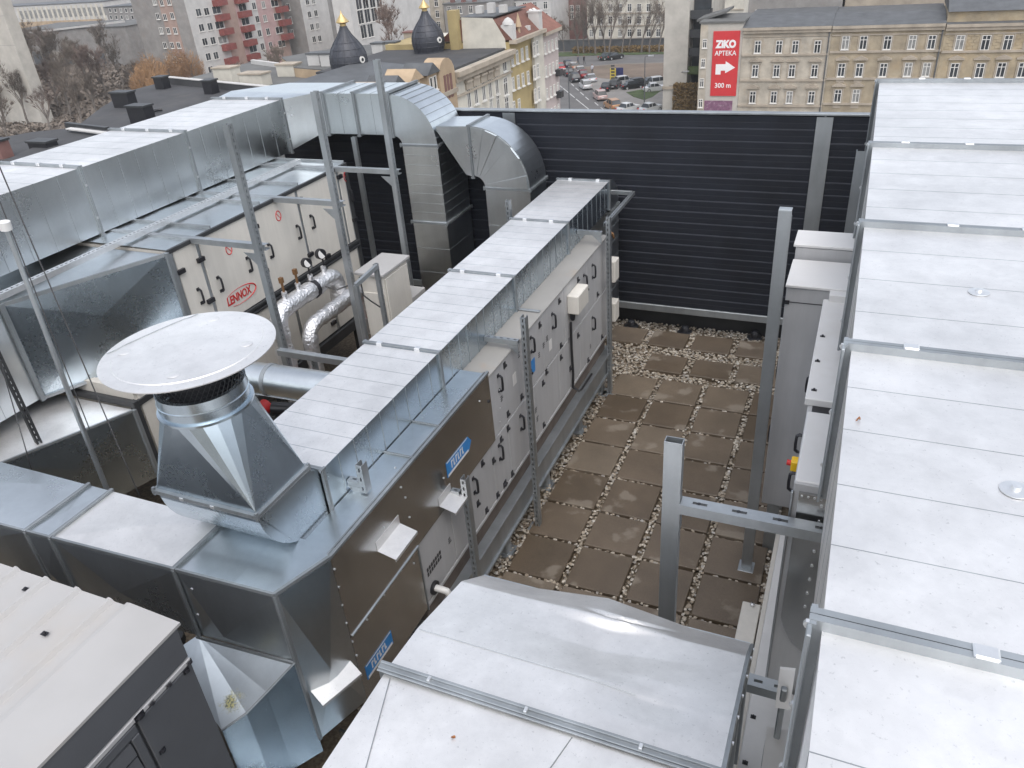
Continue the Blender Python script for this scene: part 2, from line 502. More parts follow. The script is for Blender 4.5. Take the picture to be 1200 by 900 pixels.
def channel(mb, p0, p1, w=.042, d=.06, out=(1,0,0), th=.0035, pitch=.055, slot=(.03,.013), holes=True):
    """perforated C-channel from p0 to p1; the web looks towards out"""
    p0, p1, out = Vector(p0), Vector(p1), Vector(out)
    t = (p1-p0); L = t.length; t.normalize()
    out = (out - t*out.dot(t)).normalized(); x = t.cross(out).normalized()
    def ob(s0, s1, a0, a1, b0, b1):
        q = [x*a0+out*b0, x*a1+out*b0, x*a1+out*b1, x*a0+out*b1]
        mb.loops([[p0+t*s0+k for k in q], [p0+t*s1+k for k in q]])
    hw = w/2
    if holes:
        n = max(1, int(L/pitch)); pp = L/n; sl, sw = slot
        for k in range(n):
            s = k*pp; e = (pp-sl)/2
            ob(s, s+e, -hw, hw, -th, 0); ob(s+pp-e, s+pp, -hw, hw, -th, 0)
            ob(s+e, s+pp-e, -hw, -sw/2, -th, 0); ob(s+e, s+pp-e, sw/2, hw, -th, 0)
    else:
        ob(0, L, -hw, hw, -th, 0)
    ob(0, L, -hw, -hw+th, -d, -th); ob(0, L, hw-th, hw, -d, -th)
    ob(0, L, -hw+th, -hw+.011, -d, -d+th); ob(0, L, hw-.011, hw-th, -d, -d+th)
    return mb
handle_me = MB().tube([(0,0,.07),(.022,0,.072),(.036,0,.058),(.038,0,.0),(.036,0,-.058),(.022,0,-.072),(0,0,-.07)], .0105, 6).box(-.002,.006,-.016,.016,.055,.085).box(-.002,.006,-.016,.016,-.085,-.055).mesh('handle', M['black'])
knob_me = MB().tube([(0,0,0),(.022,0,0)], [.015,.012], 8).box(-.001,.005,-.02,.02,-.03,.03).mesh('latch', M['black'])
bolt_me = MB().tube([(-.002,0,0),(.006,0,0)], .008, 6).mesh('bolt', M['clip'])
def px_items(par, me, name, X, pts, scale=(1,1,1), rot=(0,0,0)):
    for q in pts: inst(name, me, par, on_x(q[0], q[1], X), rot, scale)
def crease_quad(mb, a, b, c, d, h, ctr=(.5,.5)):
    """cross-broken sheet: four triangles meeting in a raised centre"""
    a, b, c, d = map(Vector, (a, b, c, d))
    n = (b-a).cross(d-a).normalized()
    m_ = (a*(1-ctr[0])+b*ctr[0])*(1-ctr[1]) + (d*(1-ctr[0])+c*ctr[0])*ctr[1] + n*h
    mb.add([a,b,c,d,m_], [(0,1,4),(1,2,4),(2,3,4),(3,0,4)])

# ================================================================== middle air handling unit (grey)
FX = -2.45
ahu = thing('air_handling_unit', 'long grey air handling unit with black handles beside the slabs', 'air handling unit', (-2.95, 5.7, 0))
part('casing', MB().bbox(-3.40, FX-.022, 3.42, 7.93, .715, 1.915, .006).bbox(-3.41, FX+.003, 3.39, 7.945, .695, .73, .004), M['grey'], ahu)
mb = MB()
for a, b_ in ((3.40, 5.36), (5.37, 7.96)):
    mb.bbox(-3.42, FX+.012, a, b_, 1.917, 1.938, .004)
part('roof', mb, M['toprust'], ahu)
part('roof_strip', MB().bbox(-2.69, FX-.01, 5.90, 5.93, 1.938, 1.955, .003), M['flange'], ahu)
lowY = [3.39, 3.90, 4.68, 5.02, 5.62, 6.30, 6.95, 7.32, 7.94]
uppY = [4.70, 5.40, 5.92, 6.52, 7.24, 7.94]
for Ys, z0, z1 in ((lowY, .738, 1.312), (uppY, 1.322, 1.905)):
    for a, b_ in zip(Ys[:-1], Ys[1:]):
        part('panel', MB().bbox(FX-.022, FX, a+.004, b_-.004, z0, z1, .004), M['grey'], ahu)
px_items(ahu, handle_me, 'handle', FX, [(622,404),(647,376),(684,330),(694,379),(694,318),(584,449),(610,495),(585,530),(555,569)])
px_items(ahu, knob_me, 'latch', FX, [(595,485),(595,502),(587,515),(565,543),(600,555),(591,568),(611,465),(637,498),(655,353),(657,405),(657,419),(632,381),(591,428),(636,449),(677,328),(688,339),(677,393),(689,422),(578,540),(622,437),(640,436),(583,580),(570,598),(592,566),(560,590),(700,345),(705,395),(668,432),(571,470)])
wm = MB().box(-.001,.002,-.035,.035,-.055,.055).mesh('label_plate', M['pvc'])
px_items(ahu, wm, 'label_plate', FX, [(645,404),(603,444)])
bm_ = MB().box(-.001,.002,-.05,.05,-.07,.07).mesh('notice', M['blue'])
inst('notice', bm_, ahu, on_x(623, 431, FX), (0,0,0), (1,1.6,1.0))
# small printed marks and the barcode plate (illegible print)
for q in ((588,466),(637,404),(667,398),(632,415),(608,415),(688,348),(692,405),(641,396),(595,571),(527,632),(628,480),(630,490)):
    p = on_x(*q, FX); mk = MB()
    for r_ in range(3): mk.box(FX+.0005, FX+.0015, p.y-.025, p.y+.025*random.uniform(.2,1), p.z-.03+.02*r_, p.z-.02+.02*r_)
    part('printed_mark', mk, M['black'], ahu, kind='stuff')
p = on_x(509, 660, FX); mk = MB()
for r_ in range(2):
    for k in range(7): mk.box(FX+.0005, FX+.0015, p.y-.11+.032*k, p.y-.088+.032*k, p.z-.04+.045*r_, p.z-.005+.045*r_)
part('stencilled_print', mk, M['black'], ahu, kind='stuff')
part('conduit', MB().tube([(-2.425,6.62,1.50),(-2.425,6.615,1.2),(-2.42,6.62,.90),(-2.425,6.61,.74)], .014, 6), M['cable'], ahu)
part('conduit_bend', MB().tube([(-2.43,6.62,.74),(-2.36,6.62,.70),(-2.36,6.70,.68),(-2.36,7.05,.67)], .012, 6), M['cable'], ahu)
cb = part('control_box', MB().bbox(FX, -2.33, 6.60, 6.92, 1.60, 1.80, .008), M['beige'], ahu)
part('cable_gland', MB().lathe((-2.41,6.64,1.52), [(.02,0),(.028,.03),(.028,.08)], 10).lathe((-2.41,6.76,1.55), [(.012,0),(.016,.05)], 10), M['black'], ahu)
for z0, z1 in ((1.36,1.62),(.86,1.10)):
    part('junction_box', MB().bbox(-2.47,-2.36, 7.965, 8.13, z0, z1, .008), M['beige'], ahu)
part('rail_gap', MB().box(-3.36, -2.475, 3.42, 7.90, .53, .695), M['rust'], ahu)
part('base_rail', MB().bbox(-2.62, -2.385, 3.30, 7.98, .505, .53, .004).bbox(-2.60, -2.575, 3.30, 7.98, .285, .505, .003).bbox(-2.62,-2.385,3.30,7.98,.26,.285,.004).bbox(-2.42,-2.405,3.30,7.98,.285,.505,.003), M['strut'], ahu)
part('base_rail', MB().bbox(-3.40, -3.22, 3.30, 7.98, .26, .53, .006), M['strut'], ahu)
lm = MB().bbox(-.05,.05,-.05,.05,-.03,.262,.005).bbox(-.09,.09,-.09,.09,-.03,.012,.003).mesh('leg', M['strut'])
for y in (3.75, 4.82, 5.85, 6.90, 7.75):
    inst('leg', lm, ahu, (-2.50, y, 0)); inst('leg', lm, ahu, (-3.31, y, 0))
part('drain_pipe', MB().tube([(-2.45,3.52,.80),(-2.38,3.52,.80),(-2.345,3.53,.785),(-2.335,3.54,.74),(-2.335,3.54,.60)], .026, 10), M['pvc'], ahu)
part('drain_seal', MB().tube([(-2.452,3.52,.80),(-2.43,3.52,.80)], .055, 12), M['black'], ahu)

# ================================================================== middle rectangular duct on top of it
md = thing('rectangular_duct', 'long galvanised duct lying on top of the grey air handling unit', 'air duct', (-3.0, 5.9, 1.94))
R = (-3.32, -2.68, 1.942, 2.275)
MY = [2.91, 4.42, 5.885, 7.33, 8.80]
for a, b_ in zip(MY[:-1], MY[1:]):
    part('duct_section', duct_mesh('y', a+.004, b_-.004, R, .16), M['galv_dark'], md)  # shaded copy of the sheet keeps the duct sides dark
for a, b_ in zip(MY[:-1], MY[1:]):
    part('lit_top', MB().bbox(R[0]+.002, R[1]-.002, a+.02, b_-.02, R[3]-.001, R[3]+.0022, .001), M['galv_roof'], md)  # added pale skin: lit top painted over the same sheet as the sides
for y in MY:
    fl = part('flange', flange_mesh('y', y, R, .018, .011), M['flange'], md)
    clips_y(fl, y, R, .3, True, False, .018)
L = []
for k in range(11):
    a = PI/2*k/10; cy, cz = 8.83, 1.90
    L.append([(R[0], cy+.02*math.sin(a), cz+.02*math.cos(a)), (R[1], cy+.02*math.sin(a), cz+.02*math.cos(a)), (R[1], cy+.375*math.sin(a), cz+.375*math.cos(a)), (R[0], cy+.375*math.sin(a), cz+.375*math.cos(a))])
part('elbow', MB().loops(L), M['galv'], md)
part('drop_duct', duct_mesh('z', 1.89, .4, (R[0], R[1], 8.85, 9.205), .2, .003, cap=True), M['galv'], md)
part('flange', flange_mesh('z', 1.88, (R[0], R[1], 8.85, 9.205), .018, .011), M['flange'], md)
seam_lines(md, M['strut'], .0035, .0032)
part('wire_tie', MB().tube([(-2.69,8.79,1.72),(-2.63,8.75,1.65),(-2.62,8.80,1.58),(-2.655,8.86,1.62)], .012, 6), M['copper'], md)

# ================================================================== roof exhaust cowl at the near end
ch = thing('exhaust_cowl', 'round capped exhaust cowl rising from the near duct end', 'roof cowl', (-3.05, 2.58, 1.98))
X0, X1 = -3.40, -2.692
pl = [(2.36, 2.36)]
for k in range(13):
    a = PI + PI/2*k/12
    pl.append((2.79 + .43*math.cos(a), 2.37 + .43*math.sin(a)))
pl += [(2.90, 1.945), (2.90, 2.28), (2.79, 2.36)]
part('elbow', MB().prism([(X0, y, z) for y, z in pl], (X1-X0, 0, 0)), M['galv_dark'], ch)
fr = part('flange', flange_mesh('z', 2.372, (X0, X1, 2.36, 2.80), .022, .012), M['flange'], ch)
for x in (-3.2, -2.98): inst('clip', clip_me, fr, (x, 2.345, 2.372), (PI/2,0,0), (.6,.5,.4))
for y in (2.52, 2.68): inst('clip', clip_me, fr, (-2.690, y, 2.372), (0,PI/2,0), (.5,.6,.4))
cx, cy, rr = -3.05, 2.575, .238
zb, zt = 2.386, 2.90
N = 20
ring = [Vector((cx+rr*math.cos(2*PI*k/N), cy+rr*math.sin(2*PI*k/N), zt)) for k in range(N)]
B4 = [Vector((X1,2.80,zb)), Vector((X0,2.80,zb)), Vector((X0,2.36,zb)), Vector((X1,2.36,zb))]
mb = MB(); q4 = N//4
for c4 in range(4):
    for k in range(c4*q4, (c4+1)*q4):
        mb.add([B4[c4], ring[k], ring[(k+1) % N]], [(0,1,2)])
    mb.add([B4[c4], ring[((c4+1)*q4) % N], B4[(c4+1) % 4]], [(0,1,2)])
part('transition', mb, M['galv_dark'], ch)
part('collar', MB().lathe((cx,cy,0), [(rr+.016,2.888),(rr+.016,2.902),(rr,2.905),(rr,2.952),(rr+.004,2.956),(rr+.004,2.962),(rr,2.966),(rr-.003,3.02),(rr-.02,3.025)], 40), M['galv_dark'], ch)
part('throat', MB().lathe((cx,cy,0), [(.17,2.98),(.17,3.225)], 24), M['black'], ch)
# woven screen
mb = MB(); ns = 52
for k in range(ns):
    for sgn in (1, -1):
        pts = [(cx+(rr-.006+.003*sgn)*math.cos(2*PI*(k+sgn*j*.75)/ns), cy+(rr-.006+.003*sgn)*math.sin(2*PI*(k+sgn*j*.75)/ns), 3.02+.20*j/6) for j in range(7)]
        mb.tube(pts, .0018, 3, False)
for j in range(1, 8):
    mb.lathe((cx,cy,3.02+.20*j/8), [(rr-.0075,-.0015),(rr-.0045,0),(rr-.0075,.0015)], 52)
part('screen', mb, M['dark'], ch)
CR = .442
part('cap', MB().lathe((cx,cy,0), [(.05,3.2120),(CR-.02,3.2220),(CR,3.2190),(CR+.001,3.2250),(CR-.012,3.2280),(CR-.062,3.2295),(CR-.066,3.2340),(CR-.072,3.2340),(CR-.30,3.2445),(.0005,3.2560)], 72), M['galv_roof'], ch)
def oncap(r, a): return (cx+r*math.cos(a), cy+r*math.sin(a), 3.236+(.40-r)*.05 if r < .4 else 3.231)
s0 = on_z(122, 389, 3.24); s1 = on_z(213, 351, 3.24)
u_ = (s1-s0); u_.z = 0; u_.normalize(); mid = s0 + u_*((Vector((cx,cy,0))-s0).dot(u_)); dist = math.hypot(mid.x-cx, mid.y-cy)
half = math.sqrt(max(.01, (CR-.014)**2 - min(dist, CR*.75)**2))
if dist > CR*.75: mid = Vector((cx,cy,0)) + (Vector((mid.x,mid.y,0))-Vector((cx,cy,0)))*(CR*.75/dist)
s0, s1 = mid-u_*half, mid+u_*half
mb = MB()
pts = []
for k in range(13):
    x = s0[0]+(s1[0]-s0[0])*k/12; y = s0[1]+(s1[1]-s0[1])*k/12; r = math.hypot(x-cx, y-cy)
    pts.append((x, y, (3.2295 if r > CR-.064 else 3.234+.022*(1-r/(CR-.066)))+.002))
mb.tube(pts, .0028, 4)
part('cap_seam', mb, M['strut'], ch)
for a, r in ((-1.05,.30),(.35,.31),(1.9,.32),(3.6,.33)):
    p = oncap(r, a); part('rivet_patch', MB().lathe((p[0],p[1],3.2378), [(.0005,.002),(.03,.0016),(.034,-.001)], 16), M['galv_roof'], ch)
# ================================================================== plenum in front of the grey unit
pn = thing('plenum_duct', 'dark steel plenum box with rain hoods on the grey unit end', 'air duct', (-2.9, 3.6, .7))
PX = -2.436
part('side_panel', MB().prism([(PX-.02,2.545,1.322),(PX-.02,4.735,1.322),(PX-.02,4.72,1.968),(PX-.02,2.545,1.972)], (.02,0,0)), M['galv_plenum'], pn)
part('side_panel', MB().prism([(PX-.02,2.545,.72),(PX-.02,3.385,.72),(PX-.02,3.405,1.316),(PX-.02,2.545,1.316)], (.02,0,0)), M['galv_plenum'], pn)
part('edge_strip', MB().bbox(PX-.01, PX+.006, 3.388, 3.40, .70, 1.318, .002), M['strut'], pn)
part('seam_strip', MB().bbox(PX-.006, PX+.008, 2.56, 3.40, 1.314, 1.326, .002), M['galv'], pn)
for a, b_ in ((2.56,3.535),(3.545,3.925),(3.935,4.71)):
    mb = MB(); crease_quad(mb, (PX-.012,a,1.972), (PX-.012,b_,1.972), (-2.672,b_,1.972), (-2.672,a,1.972), .004)
    part('top_panel', mb, M['galv'], pn)
for y in (3.54, 3.93):
    part('top_seam', MB().bbox(-2.68, PX-.01, y-.006, y+.006, 1.968, 1.985, .002), M['flange'], pn)
part('back_body', MB().box(-3.40, PX-.021, 2.56, 4.72, 1.33, 1.965).box(-3.40, PX-.021, 2.56, 3.38, .73, 1.325), M['galv_plenum'], pn)
part('top_edge', MB().bbox(PX-.014, PX+.008, 2.545, 4.725, 1.968, 1.992, .003).bbox(PX-.034, PX-.024, 2.56, 4.715, 1.972, 1.986, .002), M['flange'], pn)
for q in ((585,457),(586,478),(586,494),(584,510),(463,548),(470,571),(475,583),(484,625),(485,660),(392,667),(397,688),(401,709),(406,730),(413,752),(418,768),(420,790),(480,606),(450,618),(520,560),(562,470),(430,726),(450,697),(470,668)):
    inst('rivet', bolt_me, pn, on_x(q[0], q[1], PX), (0,0,0), (.9,.9,.9))
def label_sticker(y0, y1, z0, z1, slope, arrow):
    st = part('airflow_label', MB().prism([(PX+.001,y0,z0),(PX+.001,y1,z0+slope),(PX+.001,y1+(.05 if arrow else 0),z0+slope+(z1-z0)/2),(PX+.001,y1,z1+slope),(PX+.001,y0,z1)], (.002,0,0)), M['blue'], pn)
    mb = MB(); t = .008
    mb.prism([(PX+.0031,y0+.01,z1-t),(PX+.0031,y1-.01,z1+slope-t),(PX+.0031,y1-.01,z1+slope),(PX+.0031,y0+.01,z1)], (.0008,0,0))
    mb.prism([(PX+.0031,y0+.01,z0+.002),(PX+.0031,y1-.01,z0+slope+.002),(PX+.0031,y1-.01,z0+slope+.022),(PX+.0031,y0+.01,z0+.022)], (.0008,0,0))
    n = 6
    for k in range(n):
        ya = y0+(y1-y0)*(.2+.6*k/n); yb = ya+(y1-y0)*.035; s_ = slope*(.2+.6*k/n)
        mb.box(PX+.0031, PX+.0039, ya, yb, z0+s_+.04, z1+s_-.025)
        if k % 2 == 0: mb.box(PX+.0031, PX+.0039, yb, yb+(y1-y0)*.04, z1+s_-.04, z1+s_-.025)
        else: mb.box(PX+.0031, PX+.0039, yb, yb+(y1-y0)*.03, z0+s_+.04, z0+s_+.055)
    part('print', mb, M['pvc'], st)
label_sticker(3.91, 4.27, 1.535, 1.665, .0, True)
label_sticker(2.60, 2.92, .865, .985, .0, False)
def hood(a, b_, dz, drop, out):
    """short bent rain hood: upstand on the panel and a lip that leans out"""
    a, b_ = Vector(a), Vector(b_); o = Vector(out)
    mb = MB()
    mb.prism([a+Vector((0,0,.07)), b_+Vector((0,0,.07)), b_, a], o.normalized()*.003)
    mb.prism([a, b_, b_+o+Vector((0,0,-drop)), a+o+Vector((0,0,-drop))], (0,0,-.003))
    mb.prism([a+o+Vector((0,0,-drop)), b_+o+Vector((0,0,-drop)), b_+o+Vector((0,0,-drop-.02)), a+o+Vector((0,0,-drop-.02))], o.normalized()*-.003)
    part('rain_hood', mb, M['galv_roof'], pn)
hood((PX,2.96,1.66), (PX,3.24,1.66), 0, .035, (.13,0,0))
hood((PX,3.74,1.405), (PX,3.93,1.405), 0, .035, (.13,0,0))
# ================================================================== lower cross duct with the mitred corner
ld = thing('cross_duct', 'wide low galvanised duct crossing in front of the round cowl', 'air duct', (-4.0, 2.35, 1.43))
def dq(X, f): # plan lines of front (f=0) and back (f=1)
    return (2.09 + (X+5.25)*.040) if f == 0 else 2.60
XS = [-7.6, -6.1, -4.41, -4.20, -3.245]
for k, (a, b_) in enumerate(zip(XS[:-1], XS[1:])):
    a += .004; b_ -= .004
    zt, zb_ = 1.98, 1.43
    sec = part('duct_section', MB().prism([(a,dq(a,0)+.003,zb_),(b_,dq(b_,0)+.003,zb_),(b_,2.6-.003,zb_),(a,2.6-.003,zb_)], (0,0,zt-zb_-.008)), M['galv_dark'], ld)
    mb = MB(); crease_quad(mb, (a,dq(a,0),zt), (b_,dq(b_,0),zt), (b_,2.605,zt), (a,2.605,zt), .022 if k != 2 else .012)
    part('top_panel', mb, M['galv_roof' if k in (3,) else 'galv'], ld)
    mb = MB(); crease_quad(mb, (b_,dq(b_,0),zb_), (a,dq(a,0),zb_), (a,dq(a,0),zt-.01), (b_,dq(b_,0),zt-.01), -.045)
    mb.v = [(x, y, z) for x, y, z in mb.v]
    part('front_panel', mb, M['galv'], ld)
for X in XS[1:]:
    part('flange', MB().bbox(X-.012, X+.012, dq(X,0)-.014, 2.615, 1.97, 2.0, .003).bbox(X-.012, X+.012, dq(X,0)-.016, dq(X,0)+.002, 1.42, 1.985, .003), M['flange'], ld)
part('top_edge', MB().prism([(-7.6,dq(-7.6,0)-.01,1.972),(-2.56,2.19,1.972),(-2.56,2.204,1.972),(-7.6,dq(-7.6,0)+.006,1.972)], (0,0,.022)), M['flange'], ld)
# corner block
cr = [(-3.241,2.175),(-2.56,2.20),(PX,2.54),(PX,2.62),(-3.241,2.62)]
part('corner_body', MB().prism([(x,y+.003,.72) for x, y in [(-2.66,2.215),(-2.566,2.215),(PX-.012,2.545),(PX-.012,2.62),(-2.66,2.62)]], (0,0,1.24)).prism([(x,y,1.44) for x,y in [(-3.241,2.185),(-2.67,2.205),(-2.67,2.62),(-3.241,2.62)]], (0,0,.52)), M['galv_dark'], ld)
mb = MB()
tp = [Vector((x,y,1.978)) for x, y in cr]
mb.add(tp[:1]+[Vector((-2.83,2.19,1.99)), Vector((-2.83,2.62,1.99))]+tp[4:], [(0,1,2,3)])
mb.add([Vector((-2.83,2.19,1.99)), tp[1], tp[2], tp[3], Vector((-2.83,2.62,1.99))], [(0,1,2),(0,2,3,4)])
part('corner_top', mb, M['galv'], ld)
part('corner_edge', MB().beam((-2.56,2.195,1.985), (PX+.002,2.545,1.985), .02, .022), M['flange'], ld)
mb = MB(); crease_quad(mb, (-2.562,2.20,1.445), (-3.241,2.175,1.435), (-3.241,2.175,1.965), (-2.562,2.20,1.965), -.06, (.62,.25))
part('corner_front', mb, M['galv'], ld)
mb = MB(); crease_quad(mb, (-2.555,2.205,.74), (PX+.002,2.54,.74), (PX+.002,2.54,1.965), (-2.555,2.205,1.965), .045, (.45,.42))
part('mitre_panel', mb, M['galv'], ld)
part('mitre_edge', MB().beam((-2.558,2.20,1.97), (-2.558,2.20,.74), .022, .022, (0,1,0)), M['flange'], ld)
hood((-2.545,2.225,1.17), (-2.452,2.50,1.17), 0, .03, (.115,-.045,0))
for q in ((60,648),(70,675),(225,690),(232,720)):
    inst('rivet', bolt_me, ld, on_y(q[0], q[1], 2.125), (0,0,-PI/2))
# hopper below the corner: sloped lid, curved lip and skirts
A = Vector((-3.27,2.172,1.43)); B = Vector((-2.562,2.196,1.452)); Ee = Vector((-3.40,2.03,1.36))
curve = [B, Vector((-2.665,2.03,1.345)), Vector((-2.73,1.91,1.285)), Vector((-2.815,1.79,1.25))]
mb = MB()
for k in range(3): mb.add([A, curve[k], curve[k+1]], [(0,1,2)])
mb.add([A, curve[3], Vector((-3.13,1.915,1.31))], [(0,1,2)]); mb.add([A, Vector((-3.13,1.915,1.31)), Ee], [(0,1,2)])
M['lichen'] = galv('stained_galvanised', (.68,.74,.78), .26, .42, .95, 40, .2, .2)
def stain(mat_, c, r, col):
    nt = mat_.node_tree; n, l = nt.nodes, nt.links; b = n['Principled BSDF']
    g = n.new('ShaderNodeNewGeometry')
    d = n.new('ShaderNodeVectorMath'); d.operation = 'DISTANCE'; l.new(g.outputs['Position'], d.inputs[0]); d.inputs[1].default_value = c
    f = mathn(n, l, 'MULTIPLY_ADD', noise_tex(n, l, g.outputs['Position'], 28, 5, .7), r*2.2, d.outputs['Value'])
    fac = ramp(n, l, f, [(r*1.35, .85), (r*1.9, 0.0)])
    src = b.inputs['Base Color'].links[0].from_socket
    dots = ramp(n, l, noise_tex(n, l, g.outputs['Position'], 90, 3), [(.42, (.04,.05,.03)), (.52, col)])
    l.new(mixc(n, l, fac, src, dots), b.inputs['Base Color'])
    l.new(mathn(n, l, 'MULTIPLY_ADD', fac, -.85, .85), b.inputs['Metallic'])
stain(M['lichen'], (-2.84,1.93,1.31), .085, (.42,.38,.12))
part('hopper_lid', mb, M['lichen'], ld)
for k in range(3):
    a, b_ = curve[k], curve[k+1]
    part('hopper_skirt', MB().prism([a, b_, (b_.x,b_.y,.62-.03*k), (a.x,a.y,.62-.03*k)], (-.01,.008,0)), M['galv_dark'], ld)
part('hopper_back', MB().prism([curve[3], Ee, (Ee.x,Ee.y,.6), (curve[3].x,curve[3].y,.6)], (.003,.01,0)), M['galv_dark'], ld)
part('hopper_lip', MB().tube([p + Vector((.004,-.004,0)) for p in curve], .007, 6), M['flange'], ld)
part('bottom_edge', MB().beam(A+Vector((0,-.012,.0)), B+Vector((0,-.012,0)), .014, .02), M['flange'], ld)

# ================================================================== perforated supports along the grey unit
def upright(x, y, z0, z1, out=(1,0,0), label='', group=None, arm=None, w_=.045, foot=True, base=0, name='support_post'):
    t = thing(name, label, 'support', (x, y, z0), group)
    part('channel', channel(MB(), (x,y,z0+base), (x,y,z1), w_, .062, out), M['strut'], t)
    if foot: part('foot_plate', MB().bbox(x-.08, x+.06, y-.06, y+.06, z0-.005, z0+.012, .002), M['strut'], t)
    if arm:
        a, b_ = arm
        part('arm', channel(MB(), a, b_, .042, .042, (0,0,1)), M['strut'], t)
        part('bracket', MB().prism([(b_[0],b_[1]-.02,b_[2]-.045),(b_[0],b_[1]-.02,b_[2]-.14),(b_[0]-.10 if b_[0] > a[0] else b_[0]+.10,b_[1]-.02,b_[2]-.045)], (0,.004,0)), M['strut'], t)
    return t
G1 = 'perforated posts along the grey unit'
upright(-2.325, 5.21, 0, 2.236, (0,-1,0), 'perforated post with a slotted arm at the middle of the grey unit', G1, ((-2.675,5.20,2.03),(-2.37,5.20,2.03)))
upright(-2.325, 3.93, 0, 1.53, (0,-1,0), 'short perforated post just beyond the plenum rain hoods', G1, ((-2.43,3.93,1.42),(-2.36,3.93,1.42)))
upright(-2.37, 7.73, 0, 2.22, (0,-1,0), 'perforated post at the far end of the grey unit', G1, ((-2.675,7.62,2.10),(-2.40,7.62,2.10)))
upright(-2.56, 3.10, 1.986, 2.20, (0,-1,0), 'stub of perforated channel standing on the plenum top', G1, ((-2.675,3.13,2.06),(-2.59,3.13,2.06)), foot=False)
upright(-3.42, 7.48, 0, 2.42, (0,-1,0), 'perforated post between the grey unit duct and the tall elbow', G1)
mb = MB(); 
hg = thing('duct_hanger', 'galvanised bracket tying the duct elbow to the far post', 'bracket', (-2.5, 8.3, 2.1))
part('arm', channel(MB(), (-2.42,7.80,2.13), (-2.42,8.95,2.13), .04, .04, (0,0,1)), M['strut'], hg)
part('plate', MB().bbox(-2.70,-2.43,8.90,8.94,2.09,2.14,.003), M['strut'], hg)

# ================================================================== left air handling unit (off-white)
LX = -5.85
la = thing('air_handling_unit', 'off-white two-deck air handling unit with red oval lettering', 'air handling unit', (-6.9, 6.6, 0))
part('casing', MB().box(-8.1, LX-.03, 5.08, 8.02, 1.57, 2.555).box(-8.1, LX-.03, 4.20, 8.02, .62, 1.545), M['beige'], la)
upY = [5.08, 5.42, 6.235, 7.035, 7.86, 8.02]
for k, (a, b_) in enumerate(zip(upY[:-1], upY[1:])):
    part('panel' if k not in (0,) else 'end_panel', MB().bbox(LX-.03, LX, a+.022, b_-.022, 1.605, 2.545, .005), M['beige'], la)
    part('mullion', MB().bbox(LX-.03, LX-.006, b_-.018, b_+.018, 1.60, 2.55, .003), M['strut'], la)
loY = [4.20, 5.05, 5.75, 6.6, 7.3, 8.02]
for a, b_ in zip(loY[:-1], loY[1:]):
    part('panel', MB().bbox(LX-.03, LX, a+.03, b_-.03, .66, 1.50, .005), M['beige'], la)
    part('mullion', MB().bbox(LX-.03, LX-.006, b_-.02, b_+.02, .65, 1.51, .003), M['strut'], la)
part('mid_beam', MB().bbox(LX-.04, LX+.02, 4.20, 8.05, 1.505, 1.535, .004).bbox(LX-.04, LX+.024, 5.05, 8.05, 1.568, 1.60, .004).bbox(LX-.04,LX+.004,5.0,8.05,1.536,1.567,.002), M['dark'], la)
part('base_beam', MB().bbox(LX-.06, LX+.03, 4.18, 8.05, .50, .64, .006), M['dark'], la)
part('corner_post', MB().bbox(LX-.05, LX+.012, 8.02, 8.075, .62, 2.56, .004), M['dark'], la)
part('corner_post', MB().bbox(LX-.05, LX+.014, 5.03, 5.085, 1.6, 2.56, .004), M['strut'], la)
part('corner_post', MB().bbox(LX-.05, LX+.014, 4.14, 4.20, .62, 1.44, .004), M['dark'], la)
part('deck_top', MB().bbox(-8.1, LX-.02, 4.20, 5.04, 1.40, 1.43, .005), M['beige'], la)
part('deck_edge', MB().bbox(-8.1, LX+.012, 4.15, 4.198, 1.37, 1.435, .004).bbox(LX-.018,LX+.014,4.2,5.04,1.37,1.434,.004), M['dark'], la)
tY = [5.06, 5.66, 6.43, 7.12, 7.75, 8.06]
for a, b_ in zip(tY[:-1], tY[1:]):
    mb = MB(); crease_quad(mb, (LX-.01,a+.004,2.575), (LX-.01,b_-.004,2.575), (-8.1,b_-.004,2.60), (-8.1,a+.004,2.60), .008)
    part('roof_sheet', mb, M['galv'], la)
    part('roof_seam', MB().bbox(-8.1, LX-.02, b_-.008, b_+.008, 2.575, 2.612, .002), M['flange'], la)
part('roof_trim', MB().bbox(LX-.014, LX+.016, 5.05, 8.07, 2.548, 2.588, .003), M['dark'], la)
part('leg', MB().bbox(LX-.1, LX, 4.4, 4.5, -.03, .5).bbox(LX-.1, LX, 6.0, 6.1, -.03, .5).bbox(LX-.1, LX, 7.7, 7.8, -.03, .5), M['dark'], la)
px_items(la, handle_me, 'handle', LX, [(365,260),(349,272),(316,294),(291,310),(257,333),(234,347),(410,229)], (1.1,1.1,1.05))
hinge_me = MB().box(0,.03,-.045,.045,-.022,.022).mesh('hinge', M['black'])
px_items(la, hinge_me, 'hinge', LX, [(350,234),(363,298),(234,304),(246,352),(298,266),(310,318),(397,207),(415,257),(390,378),(383,300),(211,318)])
